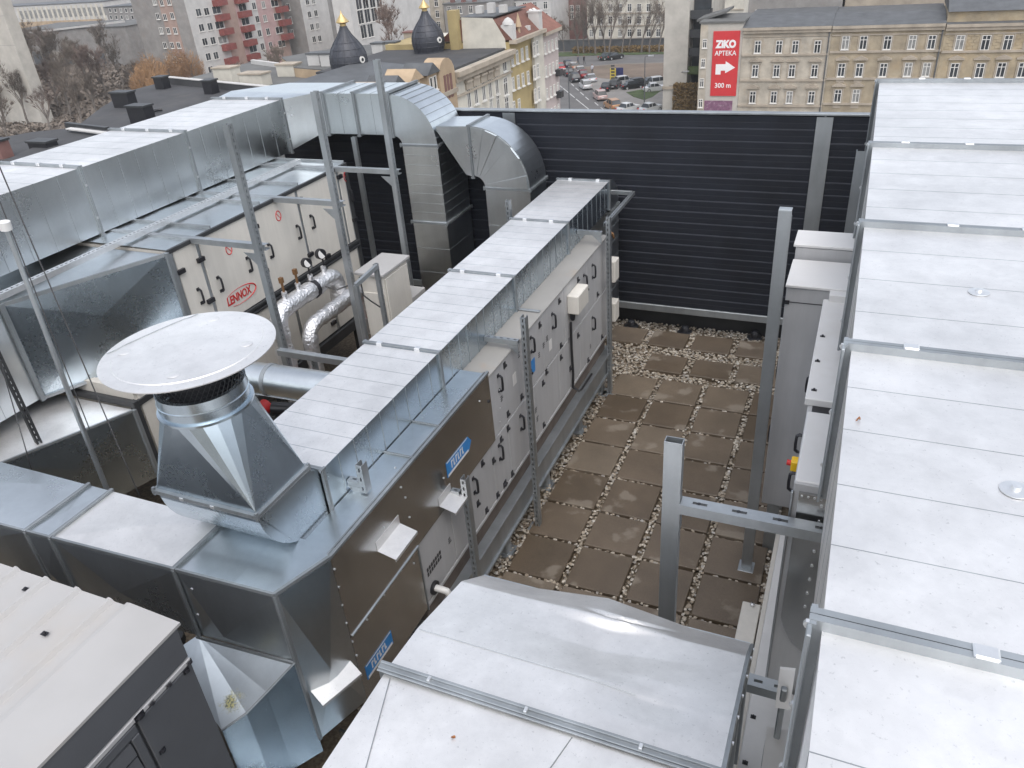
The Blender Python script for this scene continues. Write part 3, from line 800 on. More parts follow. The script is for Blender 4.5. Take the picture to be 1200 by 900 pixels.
# red lettering in its oval
p0 = on_x(280, 347, LX)
lt = inst('lettering', text_mesh('LENNOX', .10, M['red'], .0025, .0015, .12), la, (LX+.003, p0.y, p0.z), (PI/2, 0, PI/2))
lt.scale = (.92, 1.25, 1)
mb = MB(); pts = []
for k in range(41):
    a = -2.2 + 4.75*k/40
    pts.append((LX+.002, p0.y+.03 + .245*math.cos(a), p0.z + .085*math.sin(a)))
mb.tube(pts, [.003+.006*max(0, math.cos(-2.2+4.75*k/40)) for k in range(41)], 4)
part('oval', mb, M['red'], la)
for q in ((326,253),(268,292),(405,207)):
    p = on_x(q[0], q[1], LX)
    mb = MB(); mb.tube([(LX+.002, p.y+.042*math.cos(2*PI*k/16), p.z+.055*math.sin(2*PI*k/16)) for k in range(17)], .006, 4)
    mb.beam((LX+.002,p.y-.028,p.z+.036), (LX+.002,p.y+.028,p.z-.036), .008, .002, (1,0,0))
    part('warning_sign', mb, M['red'], la)

# its inlet ducts towards the camera
up = thing('duct_transition', 'upper dark cross-broken duct piece joining the off-white unit', 'air duct', (-7.3, 4.5, 1.5))
LA = [(-6.72,3.90,1.49), (-6.72,3.90,2.44), (-8.6,3.90,2.44), (-8.6,3.90,1.49)]
LB = [(LX-.005,5.03,1.61), (LX-.005,5.03,2.55), (-8.1,5.03,2.55), (-8.1,5.03,1.61)]
mb = MB(); crease_quad(mb, LA[0], LB[0], LB[1], LA[1], .022, (.52,.62)); part('front_panel', mb, M['galv_dark'], up)
part('top_panel', MB().add([LA[1],LB[1],LB[2],LA[2]], [(0,1,2,3)]), M['galv'], up)
part('bottom_panel', MB().add([LA[0],LB[0],LB[3],LA[3]], [(0,1,2,3)]), M['galv_dark'], up)
part('top_edge', MB().beam(Vector(LA[1])+Vector((.01,0,.006)), Vector(LB[1])+Vector((.01,0,.006)), .02, .035), M['flange'], up)
part('bottom_edge', MB().beam(Vector(LA[0])+Vector((.01,0,0)), Vector(LB[0])+Vector((.01,0,0)), .02, .03), M['flange'], up)
part('end_flange', MB().beam((LX+.012,5.02,1.60), (LX+.012,5.02,2.57), .035, .03, (1,0,0)), M['flange'], up)
part('end_flange', MB().beam((-6.70,3.89,1.47), (-6.70,3.89,2.46), .04, .03, (1,0,0)), M['flange'], up)
part('duct_section', duct_mesh('y', 3.885, .6, (-8.6,-6.72,1.49,2.44), .35, .003), M['galv'], up)
lo = thing('duct_transition', 'lower flat duct piece with a shiny top beside the round cowl', 'air duct', (-7, 3.6, .5))
LA = [(-6.42,3.13,.45), (-6.42,3.13,1.325), (-8.4,3.13,1.325), (-8.4,3.13,.45)]
LB = [(LX,4.135,.60), (LX,4.135,1.365), (-8.1,4.135,1.365), (-8.1,4.135,.60)]
mb = MB(); crease_quad(mb, LA[0], LB[0], LB[1], LA[1], .03, (.45,.6)); part('front_panel', mb, M['galv_dark'], lo)
mb = MB(); crease_quad(mb, LA[1], LB[1], LB[2], LA[2], .02); part('top_panel', mb, M['galv_roof'], lo)
part('top_edge', MB().beam(Vector(LA[1])+Vector((.008,-.004,.004)), Vector(LB[1])+Vector((.008,-.004,.004)), .018, .022), M['flange'], lo)
part('end_flange', MB().beam((LX+.012,4.125,.6), (LX+.012,4.125,1.375), .035, .03, (1,0,0)), M['flange'], lo)
part('duct_section', duct_mesh('y', 3.12, .8, (-8.4,-6.42,.45,1.325), .35, .003), M['galv'], lo)

# ================================================================== left duct with its corner and the tall elbow
lr = thing('rectangular_duct', 'high galvanised duct running above the off-white unit on crossbars', 'air duct', (-7.4, 5, 2.6))
R = (-8.0, -6.9, 2.61, 3.262)
LY = [-1.6, .6, 2.2, 3.7, 5.24, 6.66, 8.38]
for a, b_ in zip(LY[:-1], LY[1:]):
    part('duct_section', duct_mesh('y', a+.004, b_-.004, R, .22, .003), M['galv'], lr)
for a, b_ in zip(LY[:-1], LY[1:]):
    part('lit_top', MB().bbox(R[0]+.002, R[1]-.002, a+.02, b_-.02, R[3]-.001, R[3]+.0022, .001), M['galv_roof'], lr)  # added pale skin again, the lit look of the duct top put into colour
for y in LY[1:]:
    fl = part('flange', flange_mesh('y', y, R, .028, .013), M['flange'], lr)
    clips_y(fl, y, R, .3)
cp = [(-6.9,8.39),(-6.56,8.60),(-6.40,8.60),(-6.40,9.32),(-7.45,9.32),(-8.0,8.75),(-8.0,8.39)]
zb1 = [2.62,2.78,2.80,2.80,2.78,2.62,2.62]
part('corner', MB().loops([[(x,y,z) for (x,y),z in zip(cp,zb1)], [(x,y,3.262+(.036 if y > 8.5 else 0)) for x,y in cp]]), M['galv'], lr)
R2 = (8.60, 9.32, 2.80, 3.30)
for a, b_ in ((-6.39,-5.935),(-5.925,-5.435)):
    part('duct_section', duct_mesh('x', a, b_, R2, .22, .003), M['galv'], lr)
for x in (-6.395, -5.93, -5.43):
    part('flange', flange_mesh('x', x, R2, .028, .014), M['flange'], lr)
def elbow(par, x0, zc, ri, ro, y0, y1, n, mat_, gore=0):
    L = []
    for k in range(n+1):
        a = PI/2*(1-k/n)
        L.append([(x0+ri*math.cos(a), y0, zc+ri*math.sin(a)), (x0+ri*math.cos(a), y1, zc+ri*math.sin(a)),
                  (x0+ro*math.cos(a), y1, zc+ro*math.sin(a)), (x0+ro*math.cos(a), y0, zc+ro*math.sin(a))])
    part('elbow', MB().loops(L), mat_, par)
elbow(lr, -5.42, 2.69, .10, .60, 8.60, 9.32, 14, M['galv'])
for k in range(9):     # raised beads over the back of the elbow
    a = PI/2*(1-(k+.7)/9.6)
    c0 = Vector((-5.42+.602*math.cos(a), 0, 2.69+.602*math.sin(a)))
    part('bead', MB().tube([(c0.x,8.605,c0.z),(c0.x,9.315,c0.z)], .005, 4), M['flange'], lr)
RV = (-5.32, -4.82, 8.60, 9.32)
part('flange', flange_mesh('z', 2.685, RV, .026, .012), M['flange'], lr)
part('drop_duct', duct_mesh('z', 2.675, 1.69, RV, .12, .004), M['galv'], lr)
part('flange', flange_mesh('z', 1.68, RV, .026, .012), M['flange'], lr)
part('drop_duct', duct_mesh('z', 1.67, .3, RV, .3, .003, cap=True), M['galv'], lr)
br = thing('branch_duct', 'short branch duct with an elbow bending down before the black barrier', 'air duct', (-4.2, 8.9, .3))
ty = (8.62, 9.17)
part('taper', MB().prism([(-4.82,ty[0],2.915),(-4.815,ty[0],2.86),(-4.47,ty[0],2.335),(-4.375,ty[0],2.315),(-4.375,ty[0],2.925)], (0,ty[1]-ty[0],0)), M['galv'], br)
part('flange', flange_mesh('x', -4.37, (ty[0],ty[1],2.315,2.925), .022, .012), M['flange'], br)
elbow(br, -4.36, 2.185, .14, .74, ty[0], ty[1], 14, M['galv'])
for k in range(6):    # gores of the cheek
    a0 = PI/2*(1-k/6)-.02; a1 = PI/2*(1-(k+1)/6)+.02
    q = [(-4.36+r*math.cos(a), ty[0]-.001, 2.185+r*math.sin(a)) for r, a in ((.155,a0),(.725,a0),(.725,a1),(.155,a1))]
    t_ = .012*(1 if k % 2 else -.2)
    part('gore', MB().loops([q, [(x, y-.006-(t_ if i in (1,2) else 0), z) for i, (x,y,z) in enumerate(q)]]), M['galv'], br)
RB = (-4.22, -3.62, ty[0], ty[1])
part('flange', flange_mesh('z', 2.18, RB, .022, .012), M['flange'], br)
part('drop_duct', duct_mesh('z', 2.17, .3, RB, .45, .003, cap=True), M['galv'], br)

seam_lines(lr, M['strut'], .0035, .0032)
# supports of the left side
G2 = 'tall posts with crossbars under the high duct'
for y, zt, lab in ((5.30,3.70,'nearest'), (6.58,3.72,'middle one'), (7.77,3.82,'farthest')):
    t = thing('duct_stand', {'nearest': 'tall channel post with crossbar in front of the red oval lettering', 'middle one': 'tall channel post with crossbar beside the foil-wrapped pipes', 'farthest': 'tall channel post with crossbar by the vertical duct of the elbow'}[lab], 'support', (-4.95, y, 0), G2)
    part('channel', channel(MB(), (-4.95,y,0), (-4.95,y,zt), .062, .062, (1,0,0), .004), M['strut'], t)
    part('rear_channel', channel(MB(), (-8.15,y,0), (-8.15,y,2.75), .062, .062, (1,0,0), holes=False), M['strut'], t)
    part('crossbar', channel(MB(), (-8.2,y+.035,2.575), (-4.93,y+.035,2.575), .055, .06, (0,-1,0), holes=False).bbox(-8.2,-4.93,y+.036,y+.09,2.598,2.602,.001), M['strut'], t)
    part('bracket', MB().prism([(-4.98,y-.03,2.54),(-4.98,y-.03,2.40),(-5.14,y-.03,2.54)], (0,.005,0)), M['strut'], t)
t = thing('cable_tray', 'pale perforated channel lying over the crossbars under the high duct', 'cable tray', (-6.45, 5.5, 2.65))
part('channel', channel(MB(), (-6.42,1.5,2.655), (-6.42,7.9,2.655), .07, .05, (0,0,1), .003, .05, (.028,.02)), M['clip'], t)
upright(-5.93, 8.5, 0, 2.79, (1,0,0), 'post under the horizontal part of the tall elbow duct', None)
t = thing('support_post', 'dark slim post standing on the lower flat duct piece', 'support', (-6.30, 3.47, 1.33))
part('channel', channel(MB(), (-6.30,3.47,1.325), (-6.30,3.47,2.9), .045, .06, (1,-.3,0)), M['dark'], t)
# ================================================================== insulated pipes, cabinet, round duct
ip = thing('insulated_pipe', 'upper foil-wrapped pipe with gauges in front of the off-white unit', 'pipe', (-5.4, 6.3, .6), 'foil-wrapped pipes')
def wob(pts, r, n=12, seed=1):
    rnd = random.Random(seed); out = []; rs = []
    for i in range(len(pts)-1):
        a, b_ = Vector(pts[i]), Vector(pts[i+1]); k = max(2, int((b_-a).length/.05))
        for j in range(k):
            out.append(a.lerp(b_, j/k)); rs.append(r*rnd.uniform(.93,1.08))
    out.append(Vector(pts[-1])); rs.append(r)
    return MB().tube(out, rs, n)
part('pipe', wob([(-5.42,5.78,.3),(-5.42,5.78,1.45),(-5.42,5.80,1.55),(-5.42,5.86,1.615),(-5.42,5.95,1.63),(-5.42,6.75,1.63),(-5.42,6.84,1.60),(-5.42,6.88,1.52),(-5.42,6.88,1.3)], .10), M['foil'], ip)
for y in (5.98, 6.22, 6.45, 6.70):
    part('stub', wob([(-5.42,y,1.65),(-5.42,y,1.80)], .03, 8, int(y*10)), M['foil'], ip)
for y, s in ((6.45,.055),(6.72,.06)):
    g = part('gauge', MB().tube([(-5.42,y,1.80),(-5.42,y,1.90)], .01, 6).tube([(-5.45,y,1.94),(-5.40,y-.02,1.945)], s, 16), M['black'], ip)
    part('gauge_face', MB().tube([(-5.4005,y-.0205,1.9455),(-5.398,y-.021,1.946)], s*.82, 16), M['pvc'], g)
for y in (5.98, 6.22):
    part('thermometer', MB().tube([(-5.42,y,1.8),(-5.42,y,1.93)], .014, 6).box(-5.44,-5.40,y-.02,y+.02,1.9,1.96), M['copper'], ip)
part('pipe_clip', MB().tube([(-5.42,6.42,1.63),(-5.42,6.47,1.63)], .112, 12), M['black'], ip)
i2 = thing('insulated_pipe', 'lower foil-wrapped pipe bending down below the gauges', 'pipe', (-5.2, 6.5, .5), 'foil-wrapped pipes')
part('pipe', wob([(-5.25,6.02,.25),(-5.25,6.02,1.22),(-5.25,6.05,1.31),(-5.25,6.12,1.36),(-5.25,6.2,1.37),(-5.25,6.95,1.37),(-5.25,7.05,1.33),(-5.25,7.08,1.25),(-5.25,7.08,.8)], .085, 12, 5), M['foil'], i2)
part('flange_valve', MB().tube([(-5.25,6.02,.62),(-5.25,6.02,.72)], .10, 14).tube([(-5.25,5.9,.66),(-5.25,6.14,.66)], .035, 8), M['red'], i2)
part('valve_stem', MB().tube([(-5.25,7.07,1.02),(-5.12,7.03,1.02)], .02, 6).box(-5.13,-5.11,6.96,7.10,1.0,1.04), M['red'], i2)
i3 = thing('valve_group', 'foil-wrapped pump fittings with red valves below the crossbeam', 'valve', (-5.0, 5.6, .5))
part('pipe', wob([(-5.30,5.62,.5),(-5.10,5.66,.62),(-4.9,5.72,.72),(-4.72,5.8,.78),(-4.6,5.9,.7),(-4.6,5.9,.3)], .085, 12, 8), M['foil'], i3)
part('valve', MB().tube([(-4.92,5.60,.70),(-4.92,5.60,.90)], .05, 10).tube([(-4.70,5.72,.78),(-4.70,5.72,.98)], .045, 10), M['red'], i3)
part('fitting', MB().tube([(-4.62,5.85,.85),(-4.55,5.95,.85)], .085, 12).tube([(-5.2,5.5,.6),(-5.2,5.5,1.1)], .03, 8), M['strut'], i3)
t = thing('support_beam', 'horizontal channel beam between the tall post and the middle duct', 'support', (-4.2, 5.22, 1.5))
part('channel', channel(MB(), (-4.98,5.20,1.53), (-3.42,5.20,1.53), .06, .06, (0,-1,0), holes=False).bbox(-4.98,-3.42,5.203,5.26,1.56,1.564,.001), M['strut'], t)
part('leg', channel(MB(), (-4.62,5.26,0), (-4.62,5.26,1.49), .042, .042, (0,-1,0)), M['strut'], t)
part('leg', channel(MB(), (-3.55,5.26,0), (-3.55,5.26,1.49), .042, .042, (0,-1,0)), M['strut'], t)
rd = thing('round_duct', 'smooth round galvanised duct running behind the round cowl', 'air duct', (-4.6, 4.6, 1.6))
mb = MB(); mb.tube([(-5.9,4.6,1.60),(-3.42,4.6,1.665)], .145, 28)
part('pipe', mb, M['galv'], rd)
part('seam', MB().tube([(-5.9,4.49,1.50),(-3.42,4.49,1.562)], .006, 4), M['flange'], rd)
for x in (-4.55, -3.62):
    z = 1.60 + (x+5.9)*.0262
    part('ring', MB().tube([(x-.02,4.6,z),(x+.02,4.6,z)], .152, 28), M['flange'], rd)
part('leg', MB().bbox(-3.95,-3.90,4.58,4.62,-.03,1.5,.003).bbox(-5.35,-5.3,4.58,4.62,-.03,1.5,.003), M['strut'], rd)
t = thing('pump', 'red and black pump under the round galvanised duct', 'pump', (-4.45, 4.75, .9))
pc = on_y(313, 475, 4.75)
part('stand', MB().bbox(pc.x-.1,pc.x+.1,4.7,4.9,-.03,pc.z-.08), M['dark'], t)
part('body', MB().tube([(pc.x,4.62,pc.z),(pc.x,4.74,pc.z)], [.055,.075], 14), M['red'], t)
part('motor', MB().tube([(pc.x+.05,4.75,pc.z-.02),(pc.x+.28,4.85,pc.z-.05)], .06, 12), M['black'], t)
# white electrical cabinet
ec = thing('electrical_cabinet', 'white electrical cabinet between the off-white unit and the elbow duct', 'cabinet', (-4.76, 6.93, .9))
part('body', MB().bbox(-4.93,-4.62,6.68,7.20,.95,1.76,.006), M['beige'], ec)
part('roof', MB().bbox(-4.96,-4.585,6.63,7.23,1.765,1.80,.005), M['white'], ec)
part('door', MB().bbox(-4.62,-4.605,6.70,7.18,1.02,1.72,.004), M['beige'], ec)
part('front_door', MB().bbox(-4.91,-4.64,6.665,6.68,1.0,1.55,.003), M['beige'], ec)
part('stand', MB().bbox(-4.9,-4.85,6.72,6.77,-.03,.95).bbox(-4.70,-4.65,7.1,7.15,-.03,.95).bbox(-4.7,-4.65,6.72,6.77,-.03,.95), M['strut'], ec)
sf = thing('pipe_frame', 'small channel frame with a sloping bar beside the white cabinet', 'support', (-4.4, 6.6, 0))
q0 = on_y(442, 309, 6.35); q1 = on_y(455, 378, 6.35); q2 = on_y(417, 334, 6.1)
part('leg', channel(MB(), (q0.x,6.35,0), (q0.x,6.35,q0.z), .042, .042, (1,0,0)), M['strut'], sf)
part('bar', MB().beam((q0.x,6.35,q0.z-.02), q2, .042, .042), M['strut'], sf)
part('rear_leg', MB().beam((q2.x,6.1,0), q2, .042, .042, (0,1,0)), M['strut'], sf)
sb = thing('terminal_box', 'small white box with a black knob at the foot of the elbow duct', 'box', (-4.3, 7.4, .9))
c_ = on_y(478, 345, 7.3)
part('body', MB().bbox(c_.x-.12, c_.x+.10, 7.15, 7.55, c_.z-.30, c_.z, .008), M['white'], sb)
part('knob', MB().lathe((c_.x-.07,7.22,c_.z), [(.045,-.01),(.06,.03),(.045,.07),(.0005,.09)], 12), M['black'], sb)
part('stand', MB().box(c_.x-.1,c_.x+.08,7.2,7.5,-.03,c_.z-.3), M['strut'], sb)
t = thing('cable', 'thin black cable sagging from the foil-wrapped pipe to the white cabinet', 'cable', (-5.2, 6.8, 1.5))
part('wire', MB().tube([(-5.40,6.5,1.66),(-5.2,6.6,1.58),(-5.05,6.7,1.62),(-4.93,6.72,1.66)], .009, 5).tube([(-4.93,6.68,1.72),(-4.75,6.45,1.62),(-4.62,6.38,1.60),(-4.5,6.36,1.55)], .009, 5), M['cable'], t)
# lightning rod and guy wires
t = thing('lightning_rod', 'slim grey lightning rod with a pale cap standing at the left', 'lightning rod', (-4.72, 2.9, 0))
part('pole', MB().tube([(-4.78,2.9,0),(-4.70,2.9,2.3),(-4.62,2.9,3.66)], [.02,.018,.015], 8), M['strut'], t)
part('tip', MB().tube([(-4.622,2.9,3.64),(-4.615,2.9,3.69)], .034, 10), M['pvc'], t)
part('foot', MB().lathe((-4.78,2.9,0), [(.14,-.03),(.14,.05),(.03,.07)], 14), M['dark'], t)
mt = thing('cable_boom', 'thin steel boom out at the left holding the guy wires', 'mast', (-5.6, .15, 0))
tops = [on_y(-22, 145, 2.75), on_y(-22, 181, 3.15), on_y(-22, 347, 2.70)]
part('pole', MB().tube([(-5.6,.15,-.03),(-5.6,.15,4.4)], .04, 8), M['strut'], mt)
part('boom', MB().tube([(-5.6,.15,4.38), tops[2], tops[0], tops[1]], .018, 6), M['strut'], mt)
for q, y, tp_, lab in (((163,580), 2.78, tops[0], 'thin guy wire ending right of the lightning rod by the round cowl'), ((105,503), 3.15, tops[1], 'thin guy wire crossing the shiny top of the lower flat duct'), ((37,550), 2.70, tops[2], 'thin guy wire at the extreme left before the dark slim post')):
    e = on_y(q[0], q[1], y)
    single('guy_wire', MB().tube([tp_, e], .0045, 4), M['wire'], lab, 'wire', e, 'guy wires at the left')

# ================================================================== near-left cabinet with the ribbed roof
kc = thing('condenser_cabinet', 'pale cabinet with ribbed roof in the near left corner', 'cabinet', (-3.7, 1.2, 0))
CX, CY, CZ = -2.71, 1.722, 2.2
part('body', MB().box(-5.2, CX-.022, -.8, CY-.02, .15, CZ-.03), M['grey_dark'], kc)
part('back', MB().box(-5.2, CX-.024, CY-.019, CY-.004, .15, CZ-.04), M['grey'], kc)  # unseen lighter back, added to brighten the cross duct front facing it
pr = []; x = -5.2
while x < -3.16:
    pr += [(x, CZ-.004), (x+.165, CZ-.004), (x+.182, CZ+.016), (x+.202, CZ+.016), (x+.219, CZ-.004)]; x += .23
pr += [(-3.06, CZ-.004), (-3.045, CZ+.024), (-3.02, CZ+.028), (CX+.006, CZ+.005), (CX+.006, CZ-.012), (-5.2, CZ-.03)]
part('ribbed_roof', MB().loops([[(x, y, z) for x, z in pr] for y in (-.8, CY+.012)]), M['white'], kc)
for q in ((148,719),(48,804),(30,690),(52,742)):
    p = on_z(q[0], q[1], CZ+.012); inst('roof_screw', knob_me, kc, (p.x,p.y,p.z-.004), (0,-PI/2,0), (.6,.6,.6))
part('upper_panel', MB().bbox(CX-.022, CX, -.8, CY-.01, 1.985, CZ-.014, .004), M['grey_dark'], kc)
part('rail', MB().bbox(CX-.022, CX+.004, -.8, CY-.008, 1.945, 1.975, .004), M['grey'], kc)
part('side_panel', MB().bbox(CX-.022, CX, 1.36, CY-.01, .2, 1.935, .004), M['grey_dark'], kc)
for y in (1.70, 1.67, 1.56, 1.45):
    inst('screw', knob_me, kc, (CX, y, 1.955 if y != 1.67 else 1.925), (0,0,0), (.8,.9,.4))
inst('latch', knob_me, kc, (CX, 1.375, 1.955), (0,0,0), (1,1.4,.6))
inst('screw', knob_me, kc, (CX, 1.40, 1.66), (0,0,0), (.8,.9,.4))
part('louvre_frame', MB().bbox(CX-.022, CX, -.8, 1.345, 1.88, 1.935, .004).bbox(CX-.022, CX, 1.30, 1.345, .2, 1.875, .004), M['grey_dark'], kc)
lv = MB().prism([(CX-.02,-.78,0),(CX-.02,-.78,.085),(CX-.005,-.78,.085),(CX+.004,-.78,.01),(CX-.002,-.78,0)], (0,2.07,0)).mesh('louvre_blade', M['grey_dark'])
for k in range(16):
    inst('louvre_blade', lv, kc, (0,0,1.775-.1*k))
part('feet', MB().box(-5.0,-4.9,1.3,1.5,-.03,.15).box(-2.95,-2.85,1.3,1.5,-.03,.15).box(-2.95,-2.85,-.5,-.3,-.03,.15).box(-5.0,-4.9,-.5,-.3,-.03,.15), M['dark'], kc)

# ================================================================== near duct at the bottom of the picture
nd = thing('near_duct', 'large dented duct with a bent far end at the bottom', 'air duct', (-.9, 1.8, 1.2))
NX0, NX1, NY = -1.60, -.15, 1.835
PRF = [(-9,2.2),(1.835,2.2),(2.12,2.168),(2.56,2.050),(2.80,1.868),(3.2,1.56)]
def prof(y):
    for (y0, z0), (y1, z1) in zip(PRF[:-1], PRF[1:]):
        if y <= y1: return z0 + (z1-z0)*(y-y0)/(y1-y0)
def tent(t): return max(0.0, 1-abs(t))
def dent(x, y):
    """knocks in the sheet: a sharp crumple along the bend and two shallow sags"""
    u = (x-NX0)/(NX1-NX0); d = 0
    yc = 2.36 + .12*(u-.5)
    d -= .048*tent((y-yc)/.24)*tent((u-.58)/.34)
    d += .062*tent((y-2.80)/.30)*tent((u-.50)/.30)
    yk = 2.63 + .03*math.sin(9*u)
    d -= .030*tent((y-yk)/.028)*tent((u-.62)/.17)
    d += .016*tent((y-yk+.05)/.05)*tent((u-.60)/.2)
    d -= .026*tent((y-2.10)/.13)*tent((u-.80)/.2)
    return 1.05*d*min(1, 8*u)*min(1, 8*(1-u))
def top_grid(y0, y1, nx, ny, zo=0):
    mb = MB(); v = []; f = []
    for j in range(ny+1):
        y = y0+(y1-y0)*j/ny
        for i in range(nx+1):
            x = NX0+(NX1-NX0)*i/nx
            v.append((x, y, prof(y)+zo+(dent(x, y) if y > NY else .004*math.sin(3*x)*math.sin(2.2*y))))
    for j in range(ny):
        for i in range(nx):
            a = j*(nx+1)+i; f.append((a, a+1, a+nx+2, a+nx+1))
    return mb.add(v, f, True)
part('bent_top', top_grid(NY+.02, 2.80, 90, 90), M['galv_roof'], nd)
mb = MB(); L = []
for k in range(3):
    L.append([(NX0,2.801,prof(2.80)-.0), (NX1,2.801,prof(2.80)), (NX1-.0,2.801,1.2), (NX0,2.801,1.2)])
part('end_panel', MB().prism(L[0], (0,.004,0)), M['galv'], nd)
part('flat_top', top_grid(-1.0, NY-.02, 16, 20), M['galv_roof'], nd)
def side(x, y0, y1, n):
    mb = MB(); v = []; f = []
    for j in range(n+1):
        y = y0+(y1-y0)*j/n; v += [(x,y,1.2),(x,y,prof(y)-.002)]
    for j in range(n): f.append((2*j,2*j+2,2*j+3,2*j+1))
    return mb.add(v, f)
for x in (NX0, NX1):
    part('bent_side', side(x, NY+.02, 2.80, 20), M['galv_dark'], nd); part('flat_side', side(x, -1, NY-.02, 2), M['galv_dark'], nd)
pts = [(NX1+.012, NY+.03+ (2.79-NY)*k/14, prof(NY+.03+(2.79-NY)*k/14)+.004) for k in range(14)]
part('side_seam', MB().tube(pts, .012, 6), M['flange'], nd)
for k in range(2, 14, 2): inst('rivet', bolt_me, nd, (pts[k][0]+.008, pts[k][1], pts[k][2]), (0,0,0), (1.2,1,1))
part('side_stiffener', MB().bbox(NX1,NX1+.02,2.25,2.29,1.25,2.08,.003).bbox(NX1,NX1+.02,2.55,2.59,1.25,1.95,.003), M['flange'], nd)
fl = part('flange', MB().bbox(NX0-.03,NX1+.03,NY-.018,NY-.006,1.2,2.228,.002).bbox(NX0-.03,NX1+.03,NY+.004,NY+.018,1.2,2.236,.002).box(NX0-.03,NX1+.03,NY-.006,NY+.004,1.3,2.226).bbox(NX0-.03,NX1+.03,NY-.03,NY-.018,2.214,2.222,.002), M['flange'], nd)
for x in (-1.38,-.93,-.45): inst('clip', clip_me, fl, (x, NY, 2.215), (0,0,0), (.35,.6,.8))
part('seam_line', MB().tube([(NX0+.01,2.11,prof(2.11)+.002)]+[(NX0+.01+(NX1-NX0)*.72*k/20,2.11-.0*k,prof(2.11)+dent(NX0+.01+(NX1-NX0)*.72*k/20,2.11)+.002) for k in range(1,21)], .0022, 4), M['strut'], nd)
for a, b_ in (((-1.56,1.80),(-1.37,1.2)),((-.72,1.80),(-.86,1.2))):
    part('crease_line', MB().tube([(a[0],a[1],2.203),(b_[0],b_[1],2.205)], .0022, 4), M['strut'], nd)
def leaf(x, y, z, rot, s, lab):
    mb = MB(); c, sn = math.cos(rot), math.sin(rot)
    pts = []
    for k in range(14):
        a = 2*PI*k/14; r = s*(1+.45*math.cos(3*a))*(.6+.1*(k % 2))
        pts.append((x+c*r*math.cos(a)-sn*r*math.sin(a)*.6, y+sn*r*math.cos(a)+c*r*math.sin(a)*.6, z+.006+.006*math.sin(2*a)))
    L = [[(x,y,z+.008)]*14, pts]
    mb.loops(L, cap=False)
    mb.loops([pts, [(p[0],p[1],p[2]-.0015) for p in pts]], cap=False)
    single('fallen_leaf', mb, M['leaf'], lab, 'leaf', (x,y,z))
M['leaf'] = plain('dry_leaf', (.36,.15,.06), .7, 0, .5, 60, 90, .2)
p = on_z(531, 865, 2.2); leaf(p.x, p.y, 2.203, .4, .013, 'dry brown leaf lying on the dented near duct')
# bottom-left strip of the duct's support and dark tray between the ducts
dt = thing('drain_tray', 'dark steel tray in the gap below the corner hopper', 'tray', (-2.1, 2.0, .3))
part('tray', MB().box(-2.55,-1.7,1.2,2.35,.30,.34).box(-2.55,-1.7,2.35,2.37,.30,.62).box(-2.57,-2.55,1.2,2.37,.30,.5).box(-1.7,-1.68,1.2,2.37,.30,.5), M['galv_dark'], dt)
part('leg', MB().box(-2.5,-2.45,1.3,1.35,-.03,.3).box(-1.8,-1.75,2.2,2.25,-.03,.3).box(-2.5,-2.45,2.2,2.25,-.03,.3).box(-1.8,-1.75,1.3,1.35,-.03,.3), M['strut'], dt)

# ================================================================== right: big duct, units, posts
rg = thing('wide_duct', 'very wide pale duct filling the right side like a roof', 'air duct', (1.6, 4, 2.65))
R = (.085, 3.1, 2.66, 3.40)
RY = [-2.4, .05, 1.55, 3.09, 4.58, 6.31, 8.72]
for a, b_ in zip(RY[:-1], RY[1:]):
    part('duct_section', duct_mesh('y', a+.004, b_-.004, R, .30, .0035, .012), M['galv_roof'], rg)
for k, y in enumerate(RY[1:]):
    fl = part('flange', flange_mesh('y', y, R, .034, .021, .003), M['flange'], rg)
    for x in ([.48,.83,1.28] if k % 2 else [.30,.72,1.15]) + [1.7,2.2,2.7]:
        inst('clip', clip_me, fl, (x + random.uniform(-.04,.04), y, 3.412), (0,0,0), (1.3,1,1))
    for z in (3.42, 3.1, 2.82):
        inst('corner_bolt', bolt_me, fl, (.05, y-.024, z), (0,0,-PI/2), (1.5,1.5,1.6)); 
    part('side_rim', MB().bbox(.047,.060,y-.075,y-.032,2.64,3.43,.003), M['flange'], fl)
seam_lines(rg, M['flange'], .0028, .0008)
part('end_panel', MB().box(R[0],R[1],8.70,8.715,R[2],R[3]-.002), M['galv'], rg)
for q in ((1147,343),(1190,575)):
    p = on_z(q[0], q[1], 3.40)
    part('stud_washer', MB().lathe((p.x,p.y,3.402), [(.045,0),(.044,.003),(.016,.006),(.012,.016),(.0005,.017)], 20), M['clip'], rg)
p = on_z(1006, 493, 3.402); leaf(p.x, p.y, 3.404, 1.2, .015, 'curled orange leaf on the wide pale duct')
ra = thing('air_handling_unit', 'narrow grey air handling unit tucked under the wide pale duct', 'air handling unit', (.6, 4.6, 0))
part('casing', MB().bbox(-.065, 1.9, 3.32, 5.48, .62, 2.50, .006), M['grey'], ra)
part('top_panel', MB().bbox(-.085, 1.9, 4.06, 5.44, 2.50, 2.55, .006), M['whitetop'], ra)
part('top_panel', MB().bbox(-.06, 1.9, 3.33, 3.99, 2.455, 2.51, .006), M['whitetop'], ra)
part('top_gap', MB().box(-.04, 1.9, 3.99, 4.06, 2.44, 2.505), M['black'], ra)
for q in ((964,394),(958,423),(954,457)):
    p = on_z(q[0], q[1], 2.552); inst('screw', knob_me, ra, (p.x,p.y,2.55), (0,-PI/2,0), (.6,.5,.5))
part('end_cabinet', MB().bbox(-.345, 1.9, 5.50, 6.02, .58, 2.585, .006), M['grey'], ra)
part('end_cabinet_top', MB().bbox(-.352, 1.9, 5.485, 5.99, 2.59, 2.612, .004), M['whitetop'], ra)
part('rear_cabinet', MB().bbox(-.345, 1.9, 6.03, 6.33, .58, 2.69, .006), M['grey'], ra)
